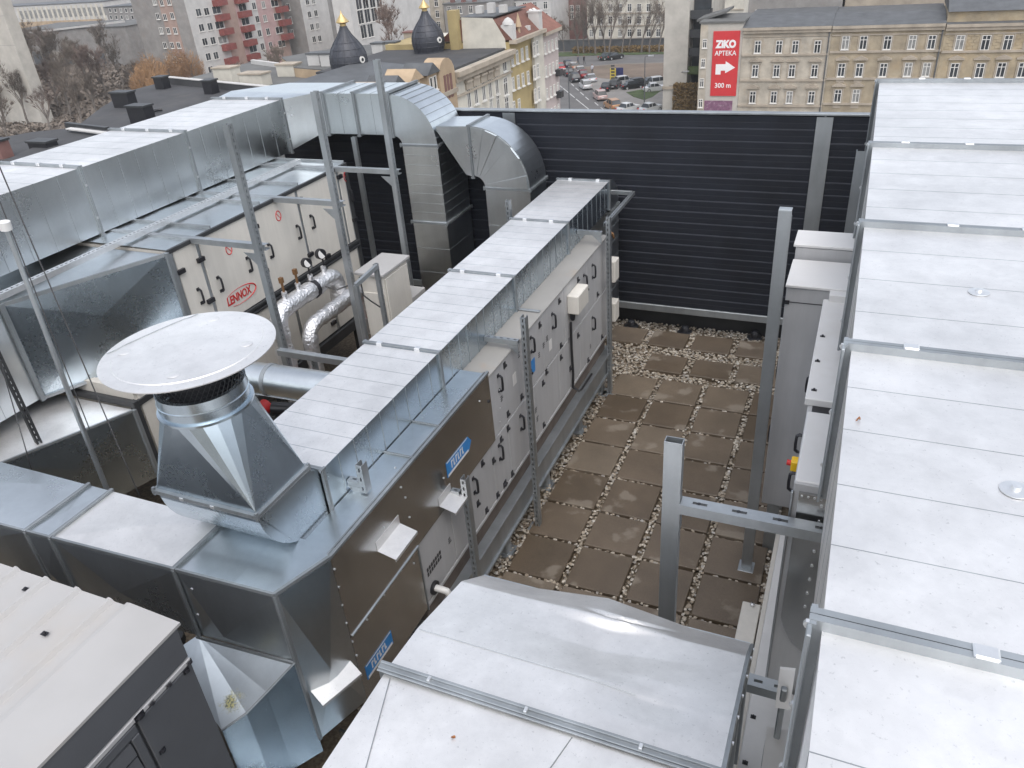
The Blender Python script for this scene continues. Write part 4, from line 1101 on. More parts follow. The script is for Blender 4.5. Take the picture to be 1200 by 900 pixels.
part('rear_cabinet_top', MB().bbox(-.362, 1.9, 6.025, 6.35, 2.695, 2.718, .004), M['whitetop'], ra)
part('cabinet_step', MB().bbox(-.05, .3, 5.40, 5.497, 2.50, 2.60, .004), M['whitetop'], ra)
part('face_seam', MB().box(-.34,.05,5.4965,5.4995,2.47,2.476), M['dark'], ra)
for x, z in ((-.33,2.47),(-.03,2.47)):
    inst('screw', knob_me, ra, (x,5.498,z), (0,0,-PI/2), (.8,.8,.5))
for q, y in (((940,450),4.75),((938,520),4.05),((931,565),3.75)):
    p = on_y(q[0], q[1], y); inst('handle', handle_me, ra, (-.066,y,p.z), (0,0,PI), (.95,1.1,.85))
for q, y in (((886,430),6.3),((882,505),6.2)):
    p = on_y(q[0], q[1], y); inst('handle', handle_me, ra, (-.345,y,p.z), (0,0,PI), (1.2,1.4,1.4))
es = on_y(936, 545, 3.9)
sw = part('isolator_switch', MB().bbox(-.108,-.065,3.87,3.935,es.z-.035,es.z+.035,.006), M['yellow'], ra)
part('switch_knob', MB().tube([(-.108,3.9,es.z+.005),(-.132,3.9,es.z+.007)], .018, 10), M['red'], sw)
part('front_edge', MB().bbox(-.072,-.062,3.30,3.325,.62,2.45,.002), M['strut'], ra)
part('end_plate', MB().prism([(-.035,3.30,1.58),(-.035,3.30,2.455),(1.9,3.30,2.455),(1.9,3.30,1.3),(.25,3.30,1.3),(.12,3.30,1.33),(.04,3.30,1.40),(-.01,3.30,1.50)], (0,.018,0)), M['galv_plenum'], ra)
for k in range(8): inst('rivet', bolt_me, ra, (.078, 3.30, 2.40-.1*k), (0,0,-PI/2))
for k in range(7): inst('rivet', bolt_me, ra, (-.02+.03*k, 3.30, 2.44), (0,0,-PI/2), (.7,.7,.7))
part('lower_deck', MB().bbox(-.135, 1.9, 2.2, 3.285, .80, 1.0, .006), M['pvc'], ra)
part('lower_deck', MB().bbox(-.150, 1.9, 3.295, 5.3, .42, .618, .006), M['pvc'], ra)
for y in (2.75, 3.05): inst('screw', knob_me, ra, (-.10,y,1.0), (0,-PI/2,0), (.7,.6,.5))
part('base_rail', MB().bbox(-.19,-.155,2.2,5.49,.22,.40,.005), M['beige'], ra)
part('base_rail', MB().bbox(-.15,-.10,2.2,5.49,.10,.30,.005), M['rust'], ra)
part('leg', MB().box(-.18,-.1,2.5,2.58,-.03,.22).box(-.18,-.1,4.4,4.48,-.03,.22).box(1.7,1.8,4.4,4.5,-.03,.6).box(-.3,-.2,5.6,5.7,-.03,.6).box(-.3,-.2,6.2,6.3,-.03,.6), M['strut'], ra)
part('front_hood', MB().bbox(-.10,1.2,1.6,2.19,.98,1.22,.01), M['whitetop'], ra)
wc = thing('cover_plate', 'blank white cover plate standing beside the wide duct flange', 'cover', (-.02, 2.9, 1.3))
a, b_, c, d = on_y(914,784,2.72), on_y(932,786,2.72), on_y(925,832,2.60), on_y(908,829,2.60)
part('plate', MB().prism([a, b_, c, d], (0,.012,.004)), M['pvc'], wc)
part('post', MB().bbox(c.x-.05,c.x-.02,2.62,2.65,.9,c.z+.1), M['strut'], wc)
w2 = thing('cover_plate', 'blank white cover strip at the bottom edge by the wide duct', 'cover', (-.03, 2.4, 1.3))
a, b_, c, d = on_z(899,851,1.45), on_z(922,856,1.45), on_z(914,915,1.45), on_z(890,915,1.45)
part('plate', MB().prism([a, b_, c, d], (0,0,-.012)), M['pvc'], w2)
part('post', MB().box(a.x,a.x+.03,a.y-.1,a.y-.07,-.03,1.435), M['strut'], w2)
fs = thing('slotted_bracket', 'short slotted channel reaching from the dented duct to the right unit', 'bracket', (-.06, 2.75, 1.4))
a = on_y(884, 797, 2.85); b_ = on_y(912, 806, 2.85)
part('channel', channel(MB(), (a.x-.03,2.85,a.z), (b_.x+.05,2.85,a.z), .075, .06, (0,0,1), .004, .075, (.042,.018)), M['strut'], fs)
fp = thing('box_section_stand', 'box-section post with a slotted arm over the slabs', 'support', (-.65, 3.25, 0))
part('post', MB().loops([[(-.70,3.21,z),(-.606,3.21,z),(-.606,3.265,z),(-.70,3.265,z)] for z in (-.03,2.69)], cap=False).loops([[(-.695,3.215,z),(-.611,3.215,z),(-.611,3.26,z),(-.695,3.26,z)] for z in (-.03,2.69)], cap=False).bbox(-.70,-.606,3.21,3.2148,2.688,2.692,.001).box(-.70,-.606,3.2602,3.265,2.688,2.692).box(-.7,-.6955,3.215,3.26,2.688,2.692).box(-.6105,-.606,3.215,3.26,2.688,2.692), M['strut'], fp)
part('foot_plate', MB().bbox(-.75,-.55,3.15,3.32,-.02,.03,.003), M['strut'], fp)
part('arm', channel(MB(), (-.606,3.235,2.315), (.20,3.235,2.315), .078, .062, (0,0,1), .004, .20, (.075,.02)), M['strut'], fp)
hm = MB().lathe((0,0,0), [(.0005,.0006),(.012,.0006)], 10).mesh('bolt_hole', M['black'])
for k in range(4): inst('bolt_hole', hm, fp, (-.51+.2015*k, 3.235, 2.3155))
part('bracket', MB().bbox(-.606,-.602,3.205,3.27,2.12,2.315,.001), M['strut'], fp)
tp = thing('steel_upright', 'tall galvanised post in front of the grey end cabinet', 'support', (-.39, 5.31, 0))
part('post', MB().loops([[(-.435,5.27,z),(-.355,5.27,z),(-.355,5.33,z),(-.435,5.33,z)] for z in (.0,3.23)], cap=False).bbox(-.437,-.353,5.268,5.332,3.228,3.236,.002).box(-.437,-.353,5.262,5.268,0,3.23).box(-.353,-.349,5.275,5.285,0,3.2), M['strut'], tp)
part('foot_plate', MB().bbox(-.46,-.33,5.22,5.36,-.02,.024,.003), M['strut'], tp)
sp = thing('support_post', 'grey post behind the left rim of the wide duct', 'support', (-.02, 8.0, 0))
part('channel', channel(MB(), (.02,7.9,0), (.02,7.9,2.95), .09, .06, (0,-1,0), holes=False), M['strut'], sp)
bc = thing('cable_cover', 'pale beige cover lying by the gravel strip below the right unit', 'cover', (-.27, 4.4, 0))
part('lid', MB().bbox(-.335,-.20,4.12,4.53,.0,.38,.006), M['beige'], bc)
part('wing_nut', MB().lathe((-.26,4.50,.38), [(.018,0),(.018,.02),(.008,.03)], 8), M['clip'], bc)
# ================================================================== the town beyond the barrier
G = -23.0
def plaster(name, col, var=.28, tint=None, sc=.6):
    return plain(name, col, .85, 0, var*1.25, sc, 3, .15, .02, tint=tint)
M['cream'] = plaster('cream_plaster', (0.484,0.434,0.358), .3, (.40,.33,.25))
M['tan'] = plaster('tan_plaster', (0.381,0.318,0.227), .3, (.35,.27,.17))
M['ochre'] = plaster('ochre_plaster', (0.424,0.346,0.234), .3, (.40,.29,.16))
M['palewall'] = plaster('pale_render', (0.474,0.446,0.397), .15)
M['trim'] = plaster('stone_trim', (0.406,0.349,0.279), .25)
M['creamwhite'] = plaster('cream_white_plaster', (0.585,0.550,0.473), .2)
M['mustard'] = plaster('mustard_plaster', (0.387,0.303,0.148), .2)
M['pinkish'] = plaster('pale_pink_plaster', (0.466,0.396,0.376), .15)
M['orangebrown'] = plaster('orange_brown_plaster', (0.444,0.332,0.219), .25)
M['slabgrey'] = plaster('grey_gable', (0.287,0.273,0.259), .2, (.26,.23,.21))
M['slabwhite'] = plaster('white_panel_block', (0.530,0.516,0.495), .12)
M['salmon'] = plaster('salmon_panel', (0.377,0.271,0.229), .15)
M['rose'] = plaster('rose_panel', (0.449,0.309,0.295), .15)
M['brick'] = plaster('dark_red_brick', (0.207,0.108,0.094), .3)
M['balcony_red'] = plain('red_balcony_front', (.24,.065,.055), .7, 0, .3, 1)
M['slate'] = plain('slate_roof', (.10,.105,.11), .6, 0, .35, .8, 6, .2, .02)
M['felt'] = plain('roofing_felt', (.060,.060,.063), .85, 0, .3, .5, 5, .2, .02, tint=(.09,.085,.08))
M['greyfelt'] = plain('grey_roofing_felt', (.13,.13,.125), .85, 0, .3, .4, 5, .2, .02)
M['redroof'] = plain('red_tile_roof', (.23,.10,.07), .7, 0, .3, 1.2, 8, .3, .03)
M['brownroof'] = plain('brown_tile_roof', (.16,.07,.05), .7, 0, .3, 1.2, 8, .3, .03)
M['glass'] = glassy('window_glass', (.035,.04,.045))
M['curtain'] = plain('curtained_glass', (.28,.28,.27), .3, 0, .5, 1.5, 5, 0)
M['winframe'] = plain('white_window_frame', (.70,.68,.64), .5, 0, .1, 5, 5, 0)
M['domeslate'] = plain('dome_slate', (.045,.048,.06), .45, .1, .35, 2.5, 9, .4, .03)
M['gold'] = plain('gilded_metal', (.62,.46,.22), .4, .7, .15, 4)
M['asphalt'] = plain('asphalt', (.13,.125,.122), .85, 0, .25, .3, 6, .2, .01)
M['paving'] = plain('grey_pavement', (.24,.225,.21), .85, 0, .2, .4, 4, .2, .01)
M['earth'] = plain('bare_earth', (.17,.13,.10), .95, 0, .35, .25, 3, .4, .04, tint=(.13,.12,.07))
M['grass'] = plain('short_grass', (.07,.10,.035), .95, 0, .5, .8, 9, .5, .05)
M['paint'] = plain('road_paint', (.6,.6,.58), .7, 0, .3, 2)
M['bark'] = plain('grey_bark', (.19,.165,.145), .9, 0, .4, 3, 12, .4, .02)
M['twig'] = plain('bare_twigs', (.20,.165,.135), .9, 0, .3, 2, 12, 0)
M['twig_or'] = plain('orange_twigs', (.34,.20,.10), .9, 0, .3, 2, 12, 0)
M['twig_red'] = plain('reddish_twigs', (.21,.155,.13), .9, 0, .3, 2, 12, 0)
M['leafbrown'] = plain('brown_leaves', (.20,.13,.05), .9, 0, .5, 3, 12, 0)
M['rubber'] = plain('rubber', (.02,.02,.02), .8, 0, .1)
M['ground'] = plain('town_ground', (.17,.155,.14), .95, 0, .3, .05, 2, .2, .03)

setting('ground', MB().box(-900, 500, -120, 1000, G-.5, G-.01), M['ground'])
def sheet(name, pxs, dz, mat_, kind='structure'):
    q = [on_z(x, y, G+dz) for x, y in pxs]
    return setting(name, MB().prism(q, (0,0,-.35)), mat_, kind)
road = sheet('road', [(640,150),(780,150),(716,124),(700,110),(680,90),(672,79),(660,73),(648,80),(644,95),(640,110)], .0, M['asphalt'])
sheet('cross_road', [(640,73),(648,80),(672,78.8),(720,74.5),(800,72),(860,70),(860,62),(780,63.5),(700,65),(640,67)], .004, M['asphalt'])
sheet('pavement', [(672.5,79),(680.5,90),(700.5,110),(716.5,124),(780,150),(900,150),(860,112),(840,92),(800,92),(740,90),(700,86)], .12, M['paving'])
sheet('vacant_lot', [(674,79.5),(682,88),(705,91.5),(742,95),(790,97),(850,97),(860,71),(800,73),(720,75.5)], .14, M['earth'])
sheet('verge', [(640,66),(700,64.2),(780,62.8),(860,61),(860,58),(700,60),(640,62)], .13, M['grass'])
sheet('grass_patch', [(734,108),(742,113),(755,117),(765,113),(776,105),(768,104),(750,105)], .17, M['grass'])
mb = MB()
for a, b_ in (((690,128),(675,116)),((673.5,114.5),(660,103.5)),((659,102.6),(653,98)),((690,117),(686,113.5)),((684,111.5),(680,108)),((678,106),(674.5,103)),((672.5,101),(669.5,98)),((708,129),(704,126)),((701,123.5),(697,120))):
    p, q = on_z(*a, G+.006), on_z(*b_, G+.006); mb.beam(p, q, .16, .004)
setting('road_marking', mb, M['paint'])
# courtyard ground left
sheet('courtyard', [(-200,230),(500,230),(480,60),(300,40),(120,20),(-150,20)], .02, M['earth'])

# ---------------- windows
WC = {}
def win_parts(w_, h, axis, style):
    k = (round(w_,2), round(h,2), axis, style)
    if k in WC: return WC[k]
    f = MB(); t = .09 if axis == 'y' else .055; mu = t/2; d0, d1 = -.02, .07
    def bx(mb, a0, a1, b0, b1, e0, e1):
        if axis == 'y': mb.box(a0, a1, -e1, -e0, b0, b1)
        else: mb.box(e0, e1, a0, a1, b0, b1)
    hw, hh = w_/2, h/2
    bx(f,-hw,-hw+t,-hh,hh,d0,d1); bx(f,hw-t,hw,-hh,hh,d0,d1); bx(f,-hw+t,hw-t,hh-t,hh,d0,d1); bx(f,-hw+t,hw-t,-hh,-hh+t,d0,d1)
    if style != 'plain':
        bx(f,-mu,mu,-hh+t,hh-t,d0,d1-.01)
        if style == 'cross': bx(f,-hw+t,-mu,hh*.36,hh*.36+t*.9,d0,d1-.012); bx(f,mu,hw-t,hh*.36,hh*.36+t*.9,d0,d1-.012)
    bx(f,-hw-.08,hw+.08,-hh-.10,-hh-.002,d0,.16)
    p = MB(); bx(p,-hw+t*.5,hw-t*.5,-hh+t*.5,hh-t*.5,-.02,.018)
    WC[k] = (f.mesh('window', M['winframe']), p.mesh('pane', M['glass']), p.mesh('pane', M['curtain']))
    return WC[k]
wr = random.Random(11)
def window(par, p, w_, h, axis, style='cross'):
    f, g1, g2 = win_parts(w_, h, axis, style)
    o = inst('window', f, par, p)
    inst('pane', g2 if wr.random() < .18 else g1, o, p)
    return o
def wins_y(par, Y, pts, w_, h, style='cross'):
    return [window(par, on_y(q[0], q[1], Y), w_, h, 'y', style) for q in pts]
def wins_x(par, X, pts, w_, h, style='cross'):
    return [window(par, on_x(q[0], q[1], X), w_, h, 'x', style) for q in pts]
def block(name, label, cat, x0, x1, y0, y1, z1, wall, roof=None, group=None, rim=.25):
    t = thing(name, label, cat, ((x0+x1)/2, (y0+y1)/2, G), group)
    part('wall', MB().box(x0, x1, y0, y1, G-.2, z1), wall, t)
    if roof is not None:
        part('roof', MB().box(x0-.2, x1+.2, y0-.2, y1+.2, z1+.004, z1+rim), roof, t)
    return t

# ---------------- right-hand street row (facades towards us)
FY = 120.0
def xr(px, py): return on_y(px, py, FY).x
def zr(px, py): return on_y(px, py, FY).z
def townhouse(label, xa, xb, pyk, wall, rows, cols_by_row, trim_rows, w_, h, px_mid, ped=()):
    t = thing('town_house', label, 'house', ((xa+xb)/2, FY, G), 'old houses in a row across the street')
    ze = zr(px_mid, pyk[0])
    part('wall', MB().box(xa, xb, FY, FY+13, G-.2, ze), wall, t)
    zk = on_y(px_mid, pyk[1], FY+5).z
    part('roof', MB().prism([(xa,FY-.45,ze+.02),(xa,FY+5,zk),(xa,FY+13,zk),(xa,FY+13,ze+.02)], (xb-xa,0,0)), M['slate'], t)
    part('cornice', MB().box(xa+.05, xb-.05, FY-.55, FY, ze-.35, ze).box(xa+.05, xb-.05, FY-.35, FY, ze-.75, ze-.352).box(xa+.1,xb-.1,FY-.12,FY,ze-1.25,ze-1.1), M['trim'], t)
    for py in trim_rows:
        z = zr(px_mid, py); part('string_course', MB().box(xa+.05, xb-.05, FY-.18, FY, z-.14, z+.14), M['trim'], t)
    part('gutter_pipe', MB().tube([(xb-.25,FY-.12,G),(xb-.25,FY-.12,ze-.4)], .09, 6), M['slate'], t)
    for r_, cols in enumerate(cols_by_row):
        for q in cols:
            p = on_y(q[0], q[1], FY); window(t, p, w_, h, 'y')
            mb = MB().box(p.x-w_/2-.22, p.x-w_/2-.05, FY-.09, FY, p.z-h/2, p.z+h/2+.1).box(p.x+w_/2+.05, p.x+w_/2+.22, FY-.09, FY, p.z-h/2, p.z+h/2+.1)
            if r_ in ped:
                mb.box(p.x-w_/2-.42, p.x+w_/2+.42, FY-.28, FY, p.z+h/2+.38, p.z+h/2+.55)
                mb.prism([(p.x-w_/2-.42,FY-.24,p.z+h/2+.56),(p.x+w_/2+.42,FY-.24,p.z+h/2+.56),(p.x,FY-.24,p.z+h/2+.95)], (0,.24,0))
                mb.box(p.x-w_/2-.05, p.x+w_/2+.05, FY-.06, FY, p.z-h/2-.75, p.z-h/2-.2)
            else:
                mb.box(p.x-w_/2-.22, p.x+w_/2+.22, FY-.10, FY, p.z+h/2+.11, p.z+h/2+.27)
            part('window_surround', mb, M['trim'], t)
    return t, ze, zk
xA, xB, xC = xr(869,60), xr(972,60), xr(1103,60)
tA, zeA, zkA = townhouse('beige town house with four window columns right of the red banner', xA, xB-.02, (31,17), M['cream'], 3,
    [[(888,55),(913,55),(932,55),(958,55)],[(885,83),(910,83),(928,83),(954.5,83)],[(882,114),(906.7,114),(925,114),(950.8,114)]], (64,94,124), .86, 1.62, 925, (1,2))
tB, zeB, zkB = townhouse('ochre town house with five window columns in the middle of the row', xB, xC-.02, (28.5,14), M['tan'], 3,
    [[(990.8,50),(1011.7,50),(1040,50),(1069,49.5),(1091.7,49.5)],[(986,82),(1007,82),(1035,82),(1064,81.5),(1085.5,81.5)],[(981.7,112.5),(1003,112.5),(1031,112),(1060,112)]], (60,92,122), .92, 1.70, 1040, (1,2))
tC, zeC, zkC = townhouse('sandy town house with rusticated top floor at the right end of the row', xC, xC+17, (27,14), M['ochre'], 3,
    [[(1124.7,50),(1155,50),(1181,50),(1207,50)],[(1118,82.5),(1148,82.5),(1173,82),(1198,82)]], (60,94), .98, 1.78, 1155, (1,))
# rusticated blocks on the top floor of the sandy house
rb = MB().box(-.27,.27,-.05,0,-.15,.15).mesh('stone', M['ochre'])
zc0 = zr(1150, 58)
for i in range(18):
    for j in range(6):
        x = xC+.6+.62*i+(.3 if j % 2 else 0); z = zc0+.25+.36*j
        if all(abs(x-on_y(q,50,FY).x) > .85 for q in (1124.7,1155,1181,1207)): inst('stone', rb, tC, (x, FY, z))
part('attic_wall', MB().box(xC+.02, xC+17, FY+.6, FY+9, zeC-.1, zeC+1.35), M['ochre'], tC)
part('attic_roof', MB().prism([(xC,FY+.2,zeC+1.36),(xC,FY+6,zeC+3.3),(xC,FY+12,zeC+3.3),(xC,FY+12,zeC+1.36)], (17,0,0)), M['slate'], tC)
# back wing walls behind the row
for lab, a, b_, y, zt, mt_ in (('grey rear wing with tiny windows behind the beige house', 876, 985, 138, -4.2, 'slabgrey'), ('brown rear wing behind the ochre house', 988, 1108, 139, -3.8, 'trim')):
    xa, xb = on_y(a, 20, y).x, on_y(b_, 20, y).x
    t = block('rear_wing', lab, 'house', xa, xb, y, y+10, zt, M[mt_], M['greyfelt'], 'rear wings behind the row')
    for k in range(5): window(t, (xa+(xb-xa)*(k+.6)/5.2, y, on_y((a+b_)/2, 13.5, y).z), .9, .9, 'y', 'plain')
    for k in range(4): part('chimney', MB().box(xa+2+k*3.4, xa+2.9+k*3.4, y+2, y+3, zt, zt+1.2+.4*(k % 2)), M['brick' if k % 2 else 'trim'], t)
# banner house
xb0, xb1 = xr(820,60), xA-.03
bh = block('corner_house', 'narrow pale corner house carrying the red banner', 'house', xb0, xb1, FY+.05, FY+9, zr(850,27), M['palewall'], M['greyfelt'])
part('side_strip', MB().box(xb0, xr(833,60)-.55, FY-.08, FY+.05, G, zr(850,29)), M['cream'], bh)
for q in ((826,51),(824,74),(822.5,97),(821,121)):
    window(bh, on_y(q[0], q[1], FY-.08), .62, 1.2, 'y', 'cross')
part('graffiti', MB().box(xr(823,124), xr(858,124), FY+.0, FY+.05, zr(840,133), zr(840,118)), plain('purple_graffiti', (.22,.10,.17), .7, 0, .5, 3, 5, 0, tint=(.45,.35,.40)), bh)
part('annex_roof', MB().prism([(xb0-1.2,FY+3,zr(830,26)),(xb0+3,FY+3,zr(830,16)),(xb0+3,FY+9,zr(830,16)),(xb0-1.2,FY+9,zr(830,26))], (0,0,-.3)), M['greyfelt'], bh)
Pb = [on_y(*q, FY) for q in ((837.2,36.6),(868.4,36.6),(861.7,112.4),(831.4,112))]
bx0, bx1 = (Pb[0].x+Pb[3].x)/2, (Pb[1].x+Pb[2].x)/2; bz1, bz0 = Pb[0].z, Pb[2].z
bw, bh_ = bx1-bx0, bz1-bz0
bn = thing('advertising_banner', 'tall red banner with white lettering and a bent arrow', 'banner', ((bx0+bx1)/2, FY-.1, bz0))
M['bannerred'] = plain('banner_red', (.56,.030,.035), .6, 0, .08, 1, 3, 0)
M['bannerwhite'] = plain('banner_white', (.80,.78,.77), .6, 0, .05, 1, 3, 0)
part('sheet', MB().bbox(bx0, bx1, FY-.10, FY+.04, bz0, bz1, .01), M['bannerred'], bn)
cxb = (bx0+bx1)/2
def btext(s, fx, fz, size, bold, sx):
    o = inst('lettering', text_mesh(s, size, M['bannerwhite'], bold, .01), bn, (cxb+fx*bw, FY-.112, bz1-fz*bh_), (PI/2,0,0)); o.scale = (sx,1,1)
btext('ZiKO', 0, .20, bw*.36, bw*.022, .88)
btext('APTEKA', 0, .335, bw*.245, bw*.003, .92)
btext('300 m', -.03, .835, bw*.25, bw*.004, 1.0)
def ban(u, v_): return (bx0+u*bw, FY-.112, bz1-v_*bh_)
part('arrow', MB().prism([ban(.16,.66),(ban(.16,.50)),ban(.53,.50),ban(.53,.455),ban(.90,.555),ban(.53,.64),ban(.53,.60),ban(.36,.60),ban(.36,.66)], (0,.01,0)), M['bannerwhite'], bn)
# pale tower with balconies
TY = 128.0
x0, x1 = on_y(781,60,TY).x, on_y(806,60,TY).x
pt = block('apartment_block', 'pale blank-sided apartment block with dark balconies left of the banner', 'building', x0-.4, x1, TY, TY+16, 1.0, M['palewall'], M['greyfelt'])
part('wing_wall', MB().box(x1, on_y(832,60,TY+3).x, TY+3, TY+14, G, -6.2), M['palewall'], pt)
for k in range(6):
    z = -9.3-2.62*k
    b_ = part('balcony', MB().box(x1+.02, x1+2.9, TY+.6, TY+3, z-.18, z).box(x1+.02, x1+2.9, TY+.6, TY+.7, z, z+1.0).box(x1+2.8,x1+2.9,TY+.7,TY+3,z,z+1.0), M['grass' if k in (3,4) else 'dark'], pt)
    part('recess', MB().box(x1+.1, x1+2.7, TY+2.9, TY+2.99, z+.02, z+2.2), M['glass'], b_)
part('entrance_band', MB().box(x0-.45, x1+.3, TY-.25, TY, G+3.6, G+4.0), M['trim'], pt)
part('sign_lettering', MB().box(*[x0+.6, x0+3.2, TY-.3, TY-.26, G+4.1, G+4.16]), M['dark'], pt)
vn = thing('climbing_plant', 'brown autumn creeper on the foot of the pale apartment block', 'climbing plant', (x0+3, TY-.5, G))
def leaf_mass(n, x0, x1, y0, y1, z0, z1, s, rnd):
    mb = MB()
    for _ in range(n):
        p = Vector((rnd.uniform(x0,x1), rnd.uniform(y0,y1), rnd.uniform(z0,z1)))
        a = Vector((rnd.uniform(-1,1), rnd.uniform(-1,1), rnd.uniform(-1,1))).normalized()*s; b_ = a.orthogonal().normalized()*s*.7
        mb.add([p-a, p+b_, p+a, p-b_], [(0,1,2,3)])
    return mb
part('leaves', leaf_mass(2600, x0+1.4, x1+2.4, TY-1.2, TY-.05, G, G+4.6, .17, random.Random(4)), M['leafbrown'], vn, fix=False)
part('stem', MB().tube([(x0+2.4,TY-.2,G),(x0+2.8,TY-.2,G+2),(x0+3.6,TY-.2,G+4)], .06, 5), M['bark'], vn)

# ---------------- far side of the square
FB = on_z(740, 61.5, G).y + 4
xa, xb = on_y(688,20,FB+9).x, on_y(800,20,FB+9).x
fb_ = block('long_building', 'long cream building with a reddish roof across the square', 'building', xa, xb+14, FB+9, FB+22, -12.6, M['creamwhite'], None)
part('roof', MB().prism([(xa-.4,FB+8.5,-12.55),(xa-.4,FB+15,-9.5),(xa-.4,FB+22.5,-12.55)], (xb-xa+14.6,0,0)), M['redroof'], fb_)
for r_, py in enumerate((9,23.5,38.5)):
    for k in range(9):
        window(fb_, on_y(693+11.2*k, py+.2-.05*k, FB+9), 1.05, 1.75, 'y')
    z = on_y(740, py+6.6, FB+9).z
    part('string_course', MB().box(xa, xb+14, FB+8.85, FB+9, z-.12, z+.12), M['trim'], fb_)
gw = thing('garden_wall', 'dark grey wall with a brick end below the long cream building', 'wall', (xa+10, FB, G))
xm = on_y(733,55,FB).x
part('wall', MB().box(xa-8, xm, FB, FB+.4, G, on_y(710,47,FB).z), M['slate'], gw)
part('wall', MB().box(xm+.02, xb+14, FB, FB+.4, G, on_y(760,46,FB).z), M['slate'], gw)
part('brick_base', MB().box(xm+.02, xb+14, FB-.15, FB, G, on_y(760,53,FB).z), M['orangebrown'], gw)
part('coping', MB().box(xa-8, xb+14, FB-.1, FB+.5, on_y(710,47,FB).z+.002, on_y(710,47,FB).z+.2), M['greyfelt'], gw)
rdk = block('brick_building', 'dark red brick building at the end of the street', 'building', on_y(641,15,FB+20).x-10, on_y(684,15,FB+20).x, FB+20, FB+34, -9.5, M['brick'], M['brownroof'])
for k in range(4):
    for j in range(2): window(rdk, on_y(656+7*k, 10+9*j, FB+20), 1.0, 1.6, 'y')

# ---------------- left street row (facades towards the street, +X)
SX = -28.0
def yz(px, py): return on_x(px, py, SX)
yC0, yC1, yY0, yY1, yW1, yP1 = yz(530,87).y, yz(586,63).y, yz(597,55).y, yz(622,42).y, yz(633,37).y, yz(652,30).y
ze = yz(560,74).z
cr = thing('cream_house', 'cream street house with tall narrow windows below the white firewall', 'house', (SX-6, yC0, G))
part('wall', MB().box(SX-12, SX, yC0, yY0-.02, G, ze), M['creamwhite'], cr)
part('roof', MB().box(SX-12, SX-.4, yC0+.02, yY0-.05, ze+.004, ze+.18), M['felt'], cr)
part('cornice', MB().box(SX, SX+.6, yC0, yY0-.02, ze-.25, ze+.1).box(SX, SX+.35, yC0, yY0-.02, ze-.65, ze-.252).box(SX,SX+.16,yC0,yY0-.02,ze-1.75,ze-1.6).box(SX,SX+.22,yC0,yY0-.02,ze-6.1,ze-5.85), M['trim'], cr)
for q in ((548.8,113),(557,108.5),(566,104.5),(573.5,101),(581.5,97.5)): 
    p = yz(*q); window(cr, p, .62, 1.7, 'x')
    part('window_hood', MB().box(SX,SX+.3,p.y-.5,p.y+.5,p.z+1.05,p.z+1.2), M['trim'], cr)
    p2 = yz(q[0]-1, q[1]-23); part('frieze_panel', MB().box(SX,SX+.12,p2.y-.55,p2.y+.55,ze-1.5,ze-.75), M['trim'], cr)
wins_x(cr, SX, ((575,124),(583,120.5)), .6, 1.4)
wins_x(cr, SX, ((590.5,73),(592,101),(593.5,124)), .8, 1.4)
yb = thing('mustard_house', 'mustard yellow street house with brown mansard roof and firewall', 'house', (SX-6, yY0, G))
part('wall', MB().box(SX-12, SX, yY0, yY1, G, ze+.6), M['mustard'], yb)
part('bay', MB().box(SX-12, SX+.25, yY1+.01, yW1, G, ze+.6), M['creamwhite'], yb)
part('mansard', MB().prism([(SX+.3,yY0+.03,ze+.75),(SX-1.3,yY0+.03,ze+2.35),(SX-4.2,yY0+.03,ze+2.5),(SX-6.5,yY0+.03,ze+.75)], (0,yW1-yY0-.05,0)), M['brownroof'], yb)
part('roof_top', MB().box(SX-4.3, SX-1.25, yY0, yW1, ze+2.52, ze+2.62), M['slate'], yb)
part('cornice', MB().box(SX, SX+.65, yY0, yW1, ze+.45, ze+.74), M['trim'], yb)
part('firewall', MB().prism([(SX-.3,yY0-.02,ze+.1),(SX-.35,yY0-.02,ze+.85),(SX-1.35,yY0-.02,ze+2.45),(SX-4.2,yY0-.02,ze+2.6),(SX-4.3,yY0-.02,ze+.1)], (0,.04,0)), M['creamwhite'], yb)
part('chimney', MB().box(SX-5.2,SX-4.4,yY0-.6,yY0+.2,ze,ze+3.2), M['mustard'], yb)
for k in range(3): part('chimney', MB().box(SX-3.9+1.1*k,SX-3.3+1.1*k,yY0+2.2,yY0+2.7,ze+2.63,ze+3.2+.2*(k % 2)), M['slabwhite'], yb)
part('turret', MB().box(SX-.7,SX+.3,yY0+.1,yY0+.9,ze+.75,ze+1.9).lathe((SX-.2,yY0+.5,ze+1.9), [(.5,0),(.47,.2),(.27,.42),(.03,.55)], 10), M['slabwhite'], yb)
part('turret', MB().box(SX-.7,SX+.3,yW1-.95,yW1-.1,ze+.75,ze+2.15).box(SX-.8,SX+.4,yW1-1.0,yW1-.05,ze+2.15,ze+2.28), M['slabwhite'], yb)
part('pinnacle', MB().lathe((SX-.1,(yY0+yY1)/2,ze+.75), [(.17,0),(.14,.7),(.3,.73),(.03,1.8)], 8), M['orangebrown'], yb)
part('dormer', MB().box(SX-.5,SX+.1,yY1-.7,yY1-.2,ze+.75,ze+1.3), M['slabwhite'], yb)
wins_x(yb, SX, ((600,69),(605.5,66.5),(611.5,64),(617,61.5),(601,98),(607,95.5),(612.5,93),(618.5,90.5),(602,126),(608,123)), .48, 1.05)
wins_x(yb, SX+.25, ((625.5,57.5),(629,55.5),(626,84.5),(629.8,82.5),(627,112),(631,109.5)), .5, 1.15)
pk = thing('pink_house', 'pale pink corner house with an orange-red roof', 'house', (SX-5, yP1, G))
part('wall', MB().box(SX-10, SX+.1, yW1+.02, yP1, G, ze+.35), M['pinkish'], pk)
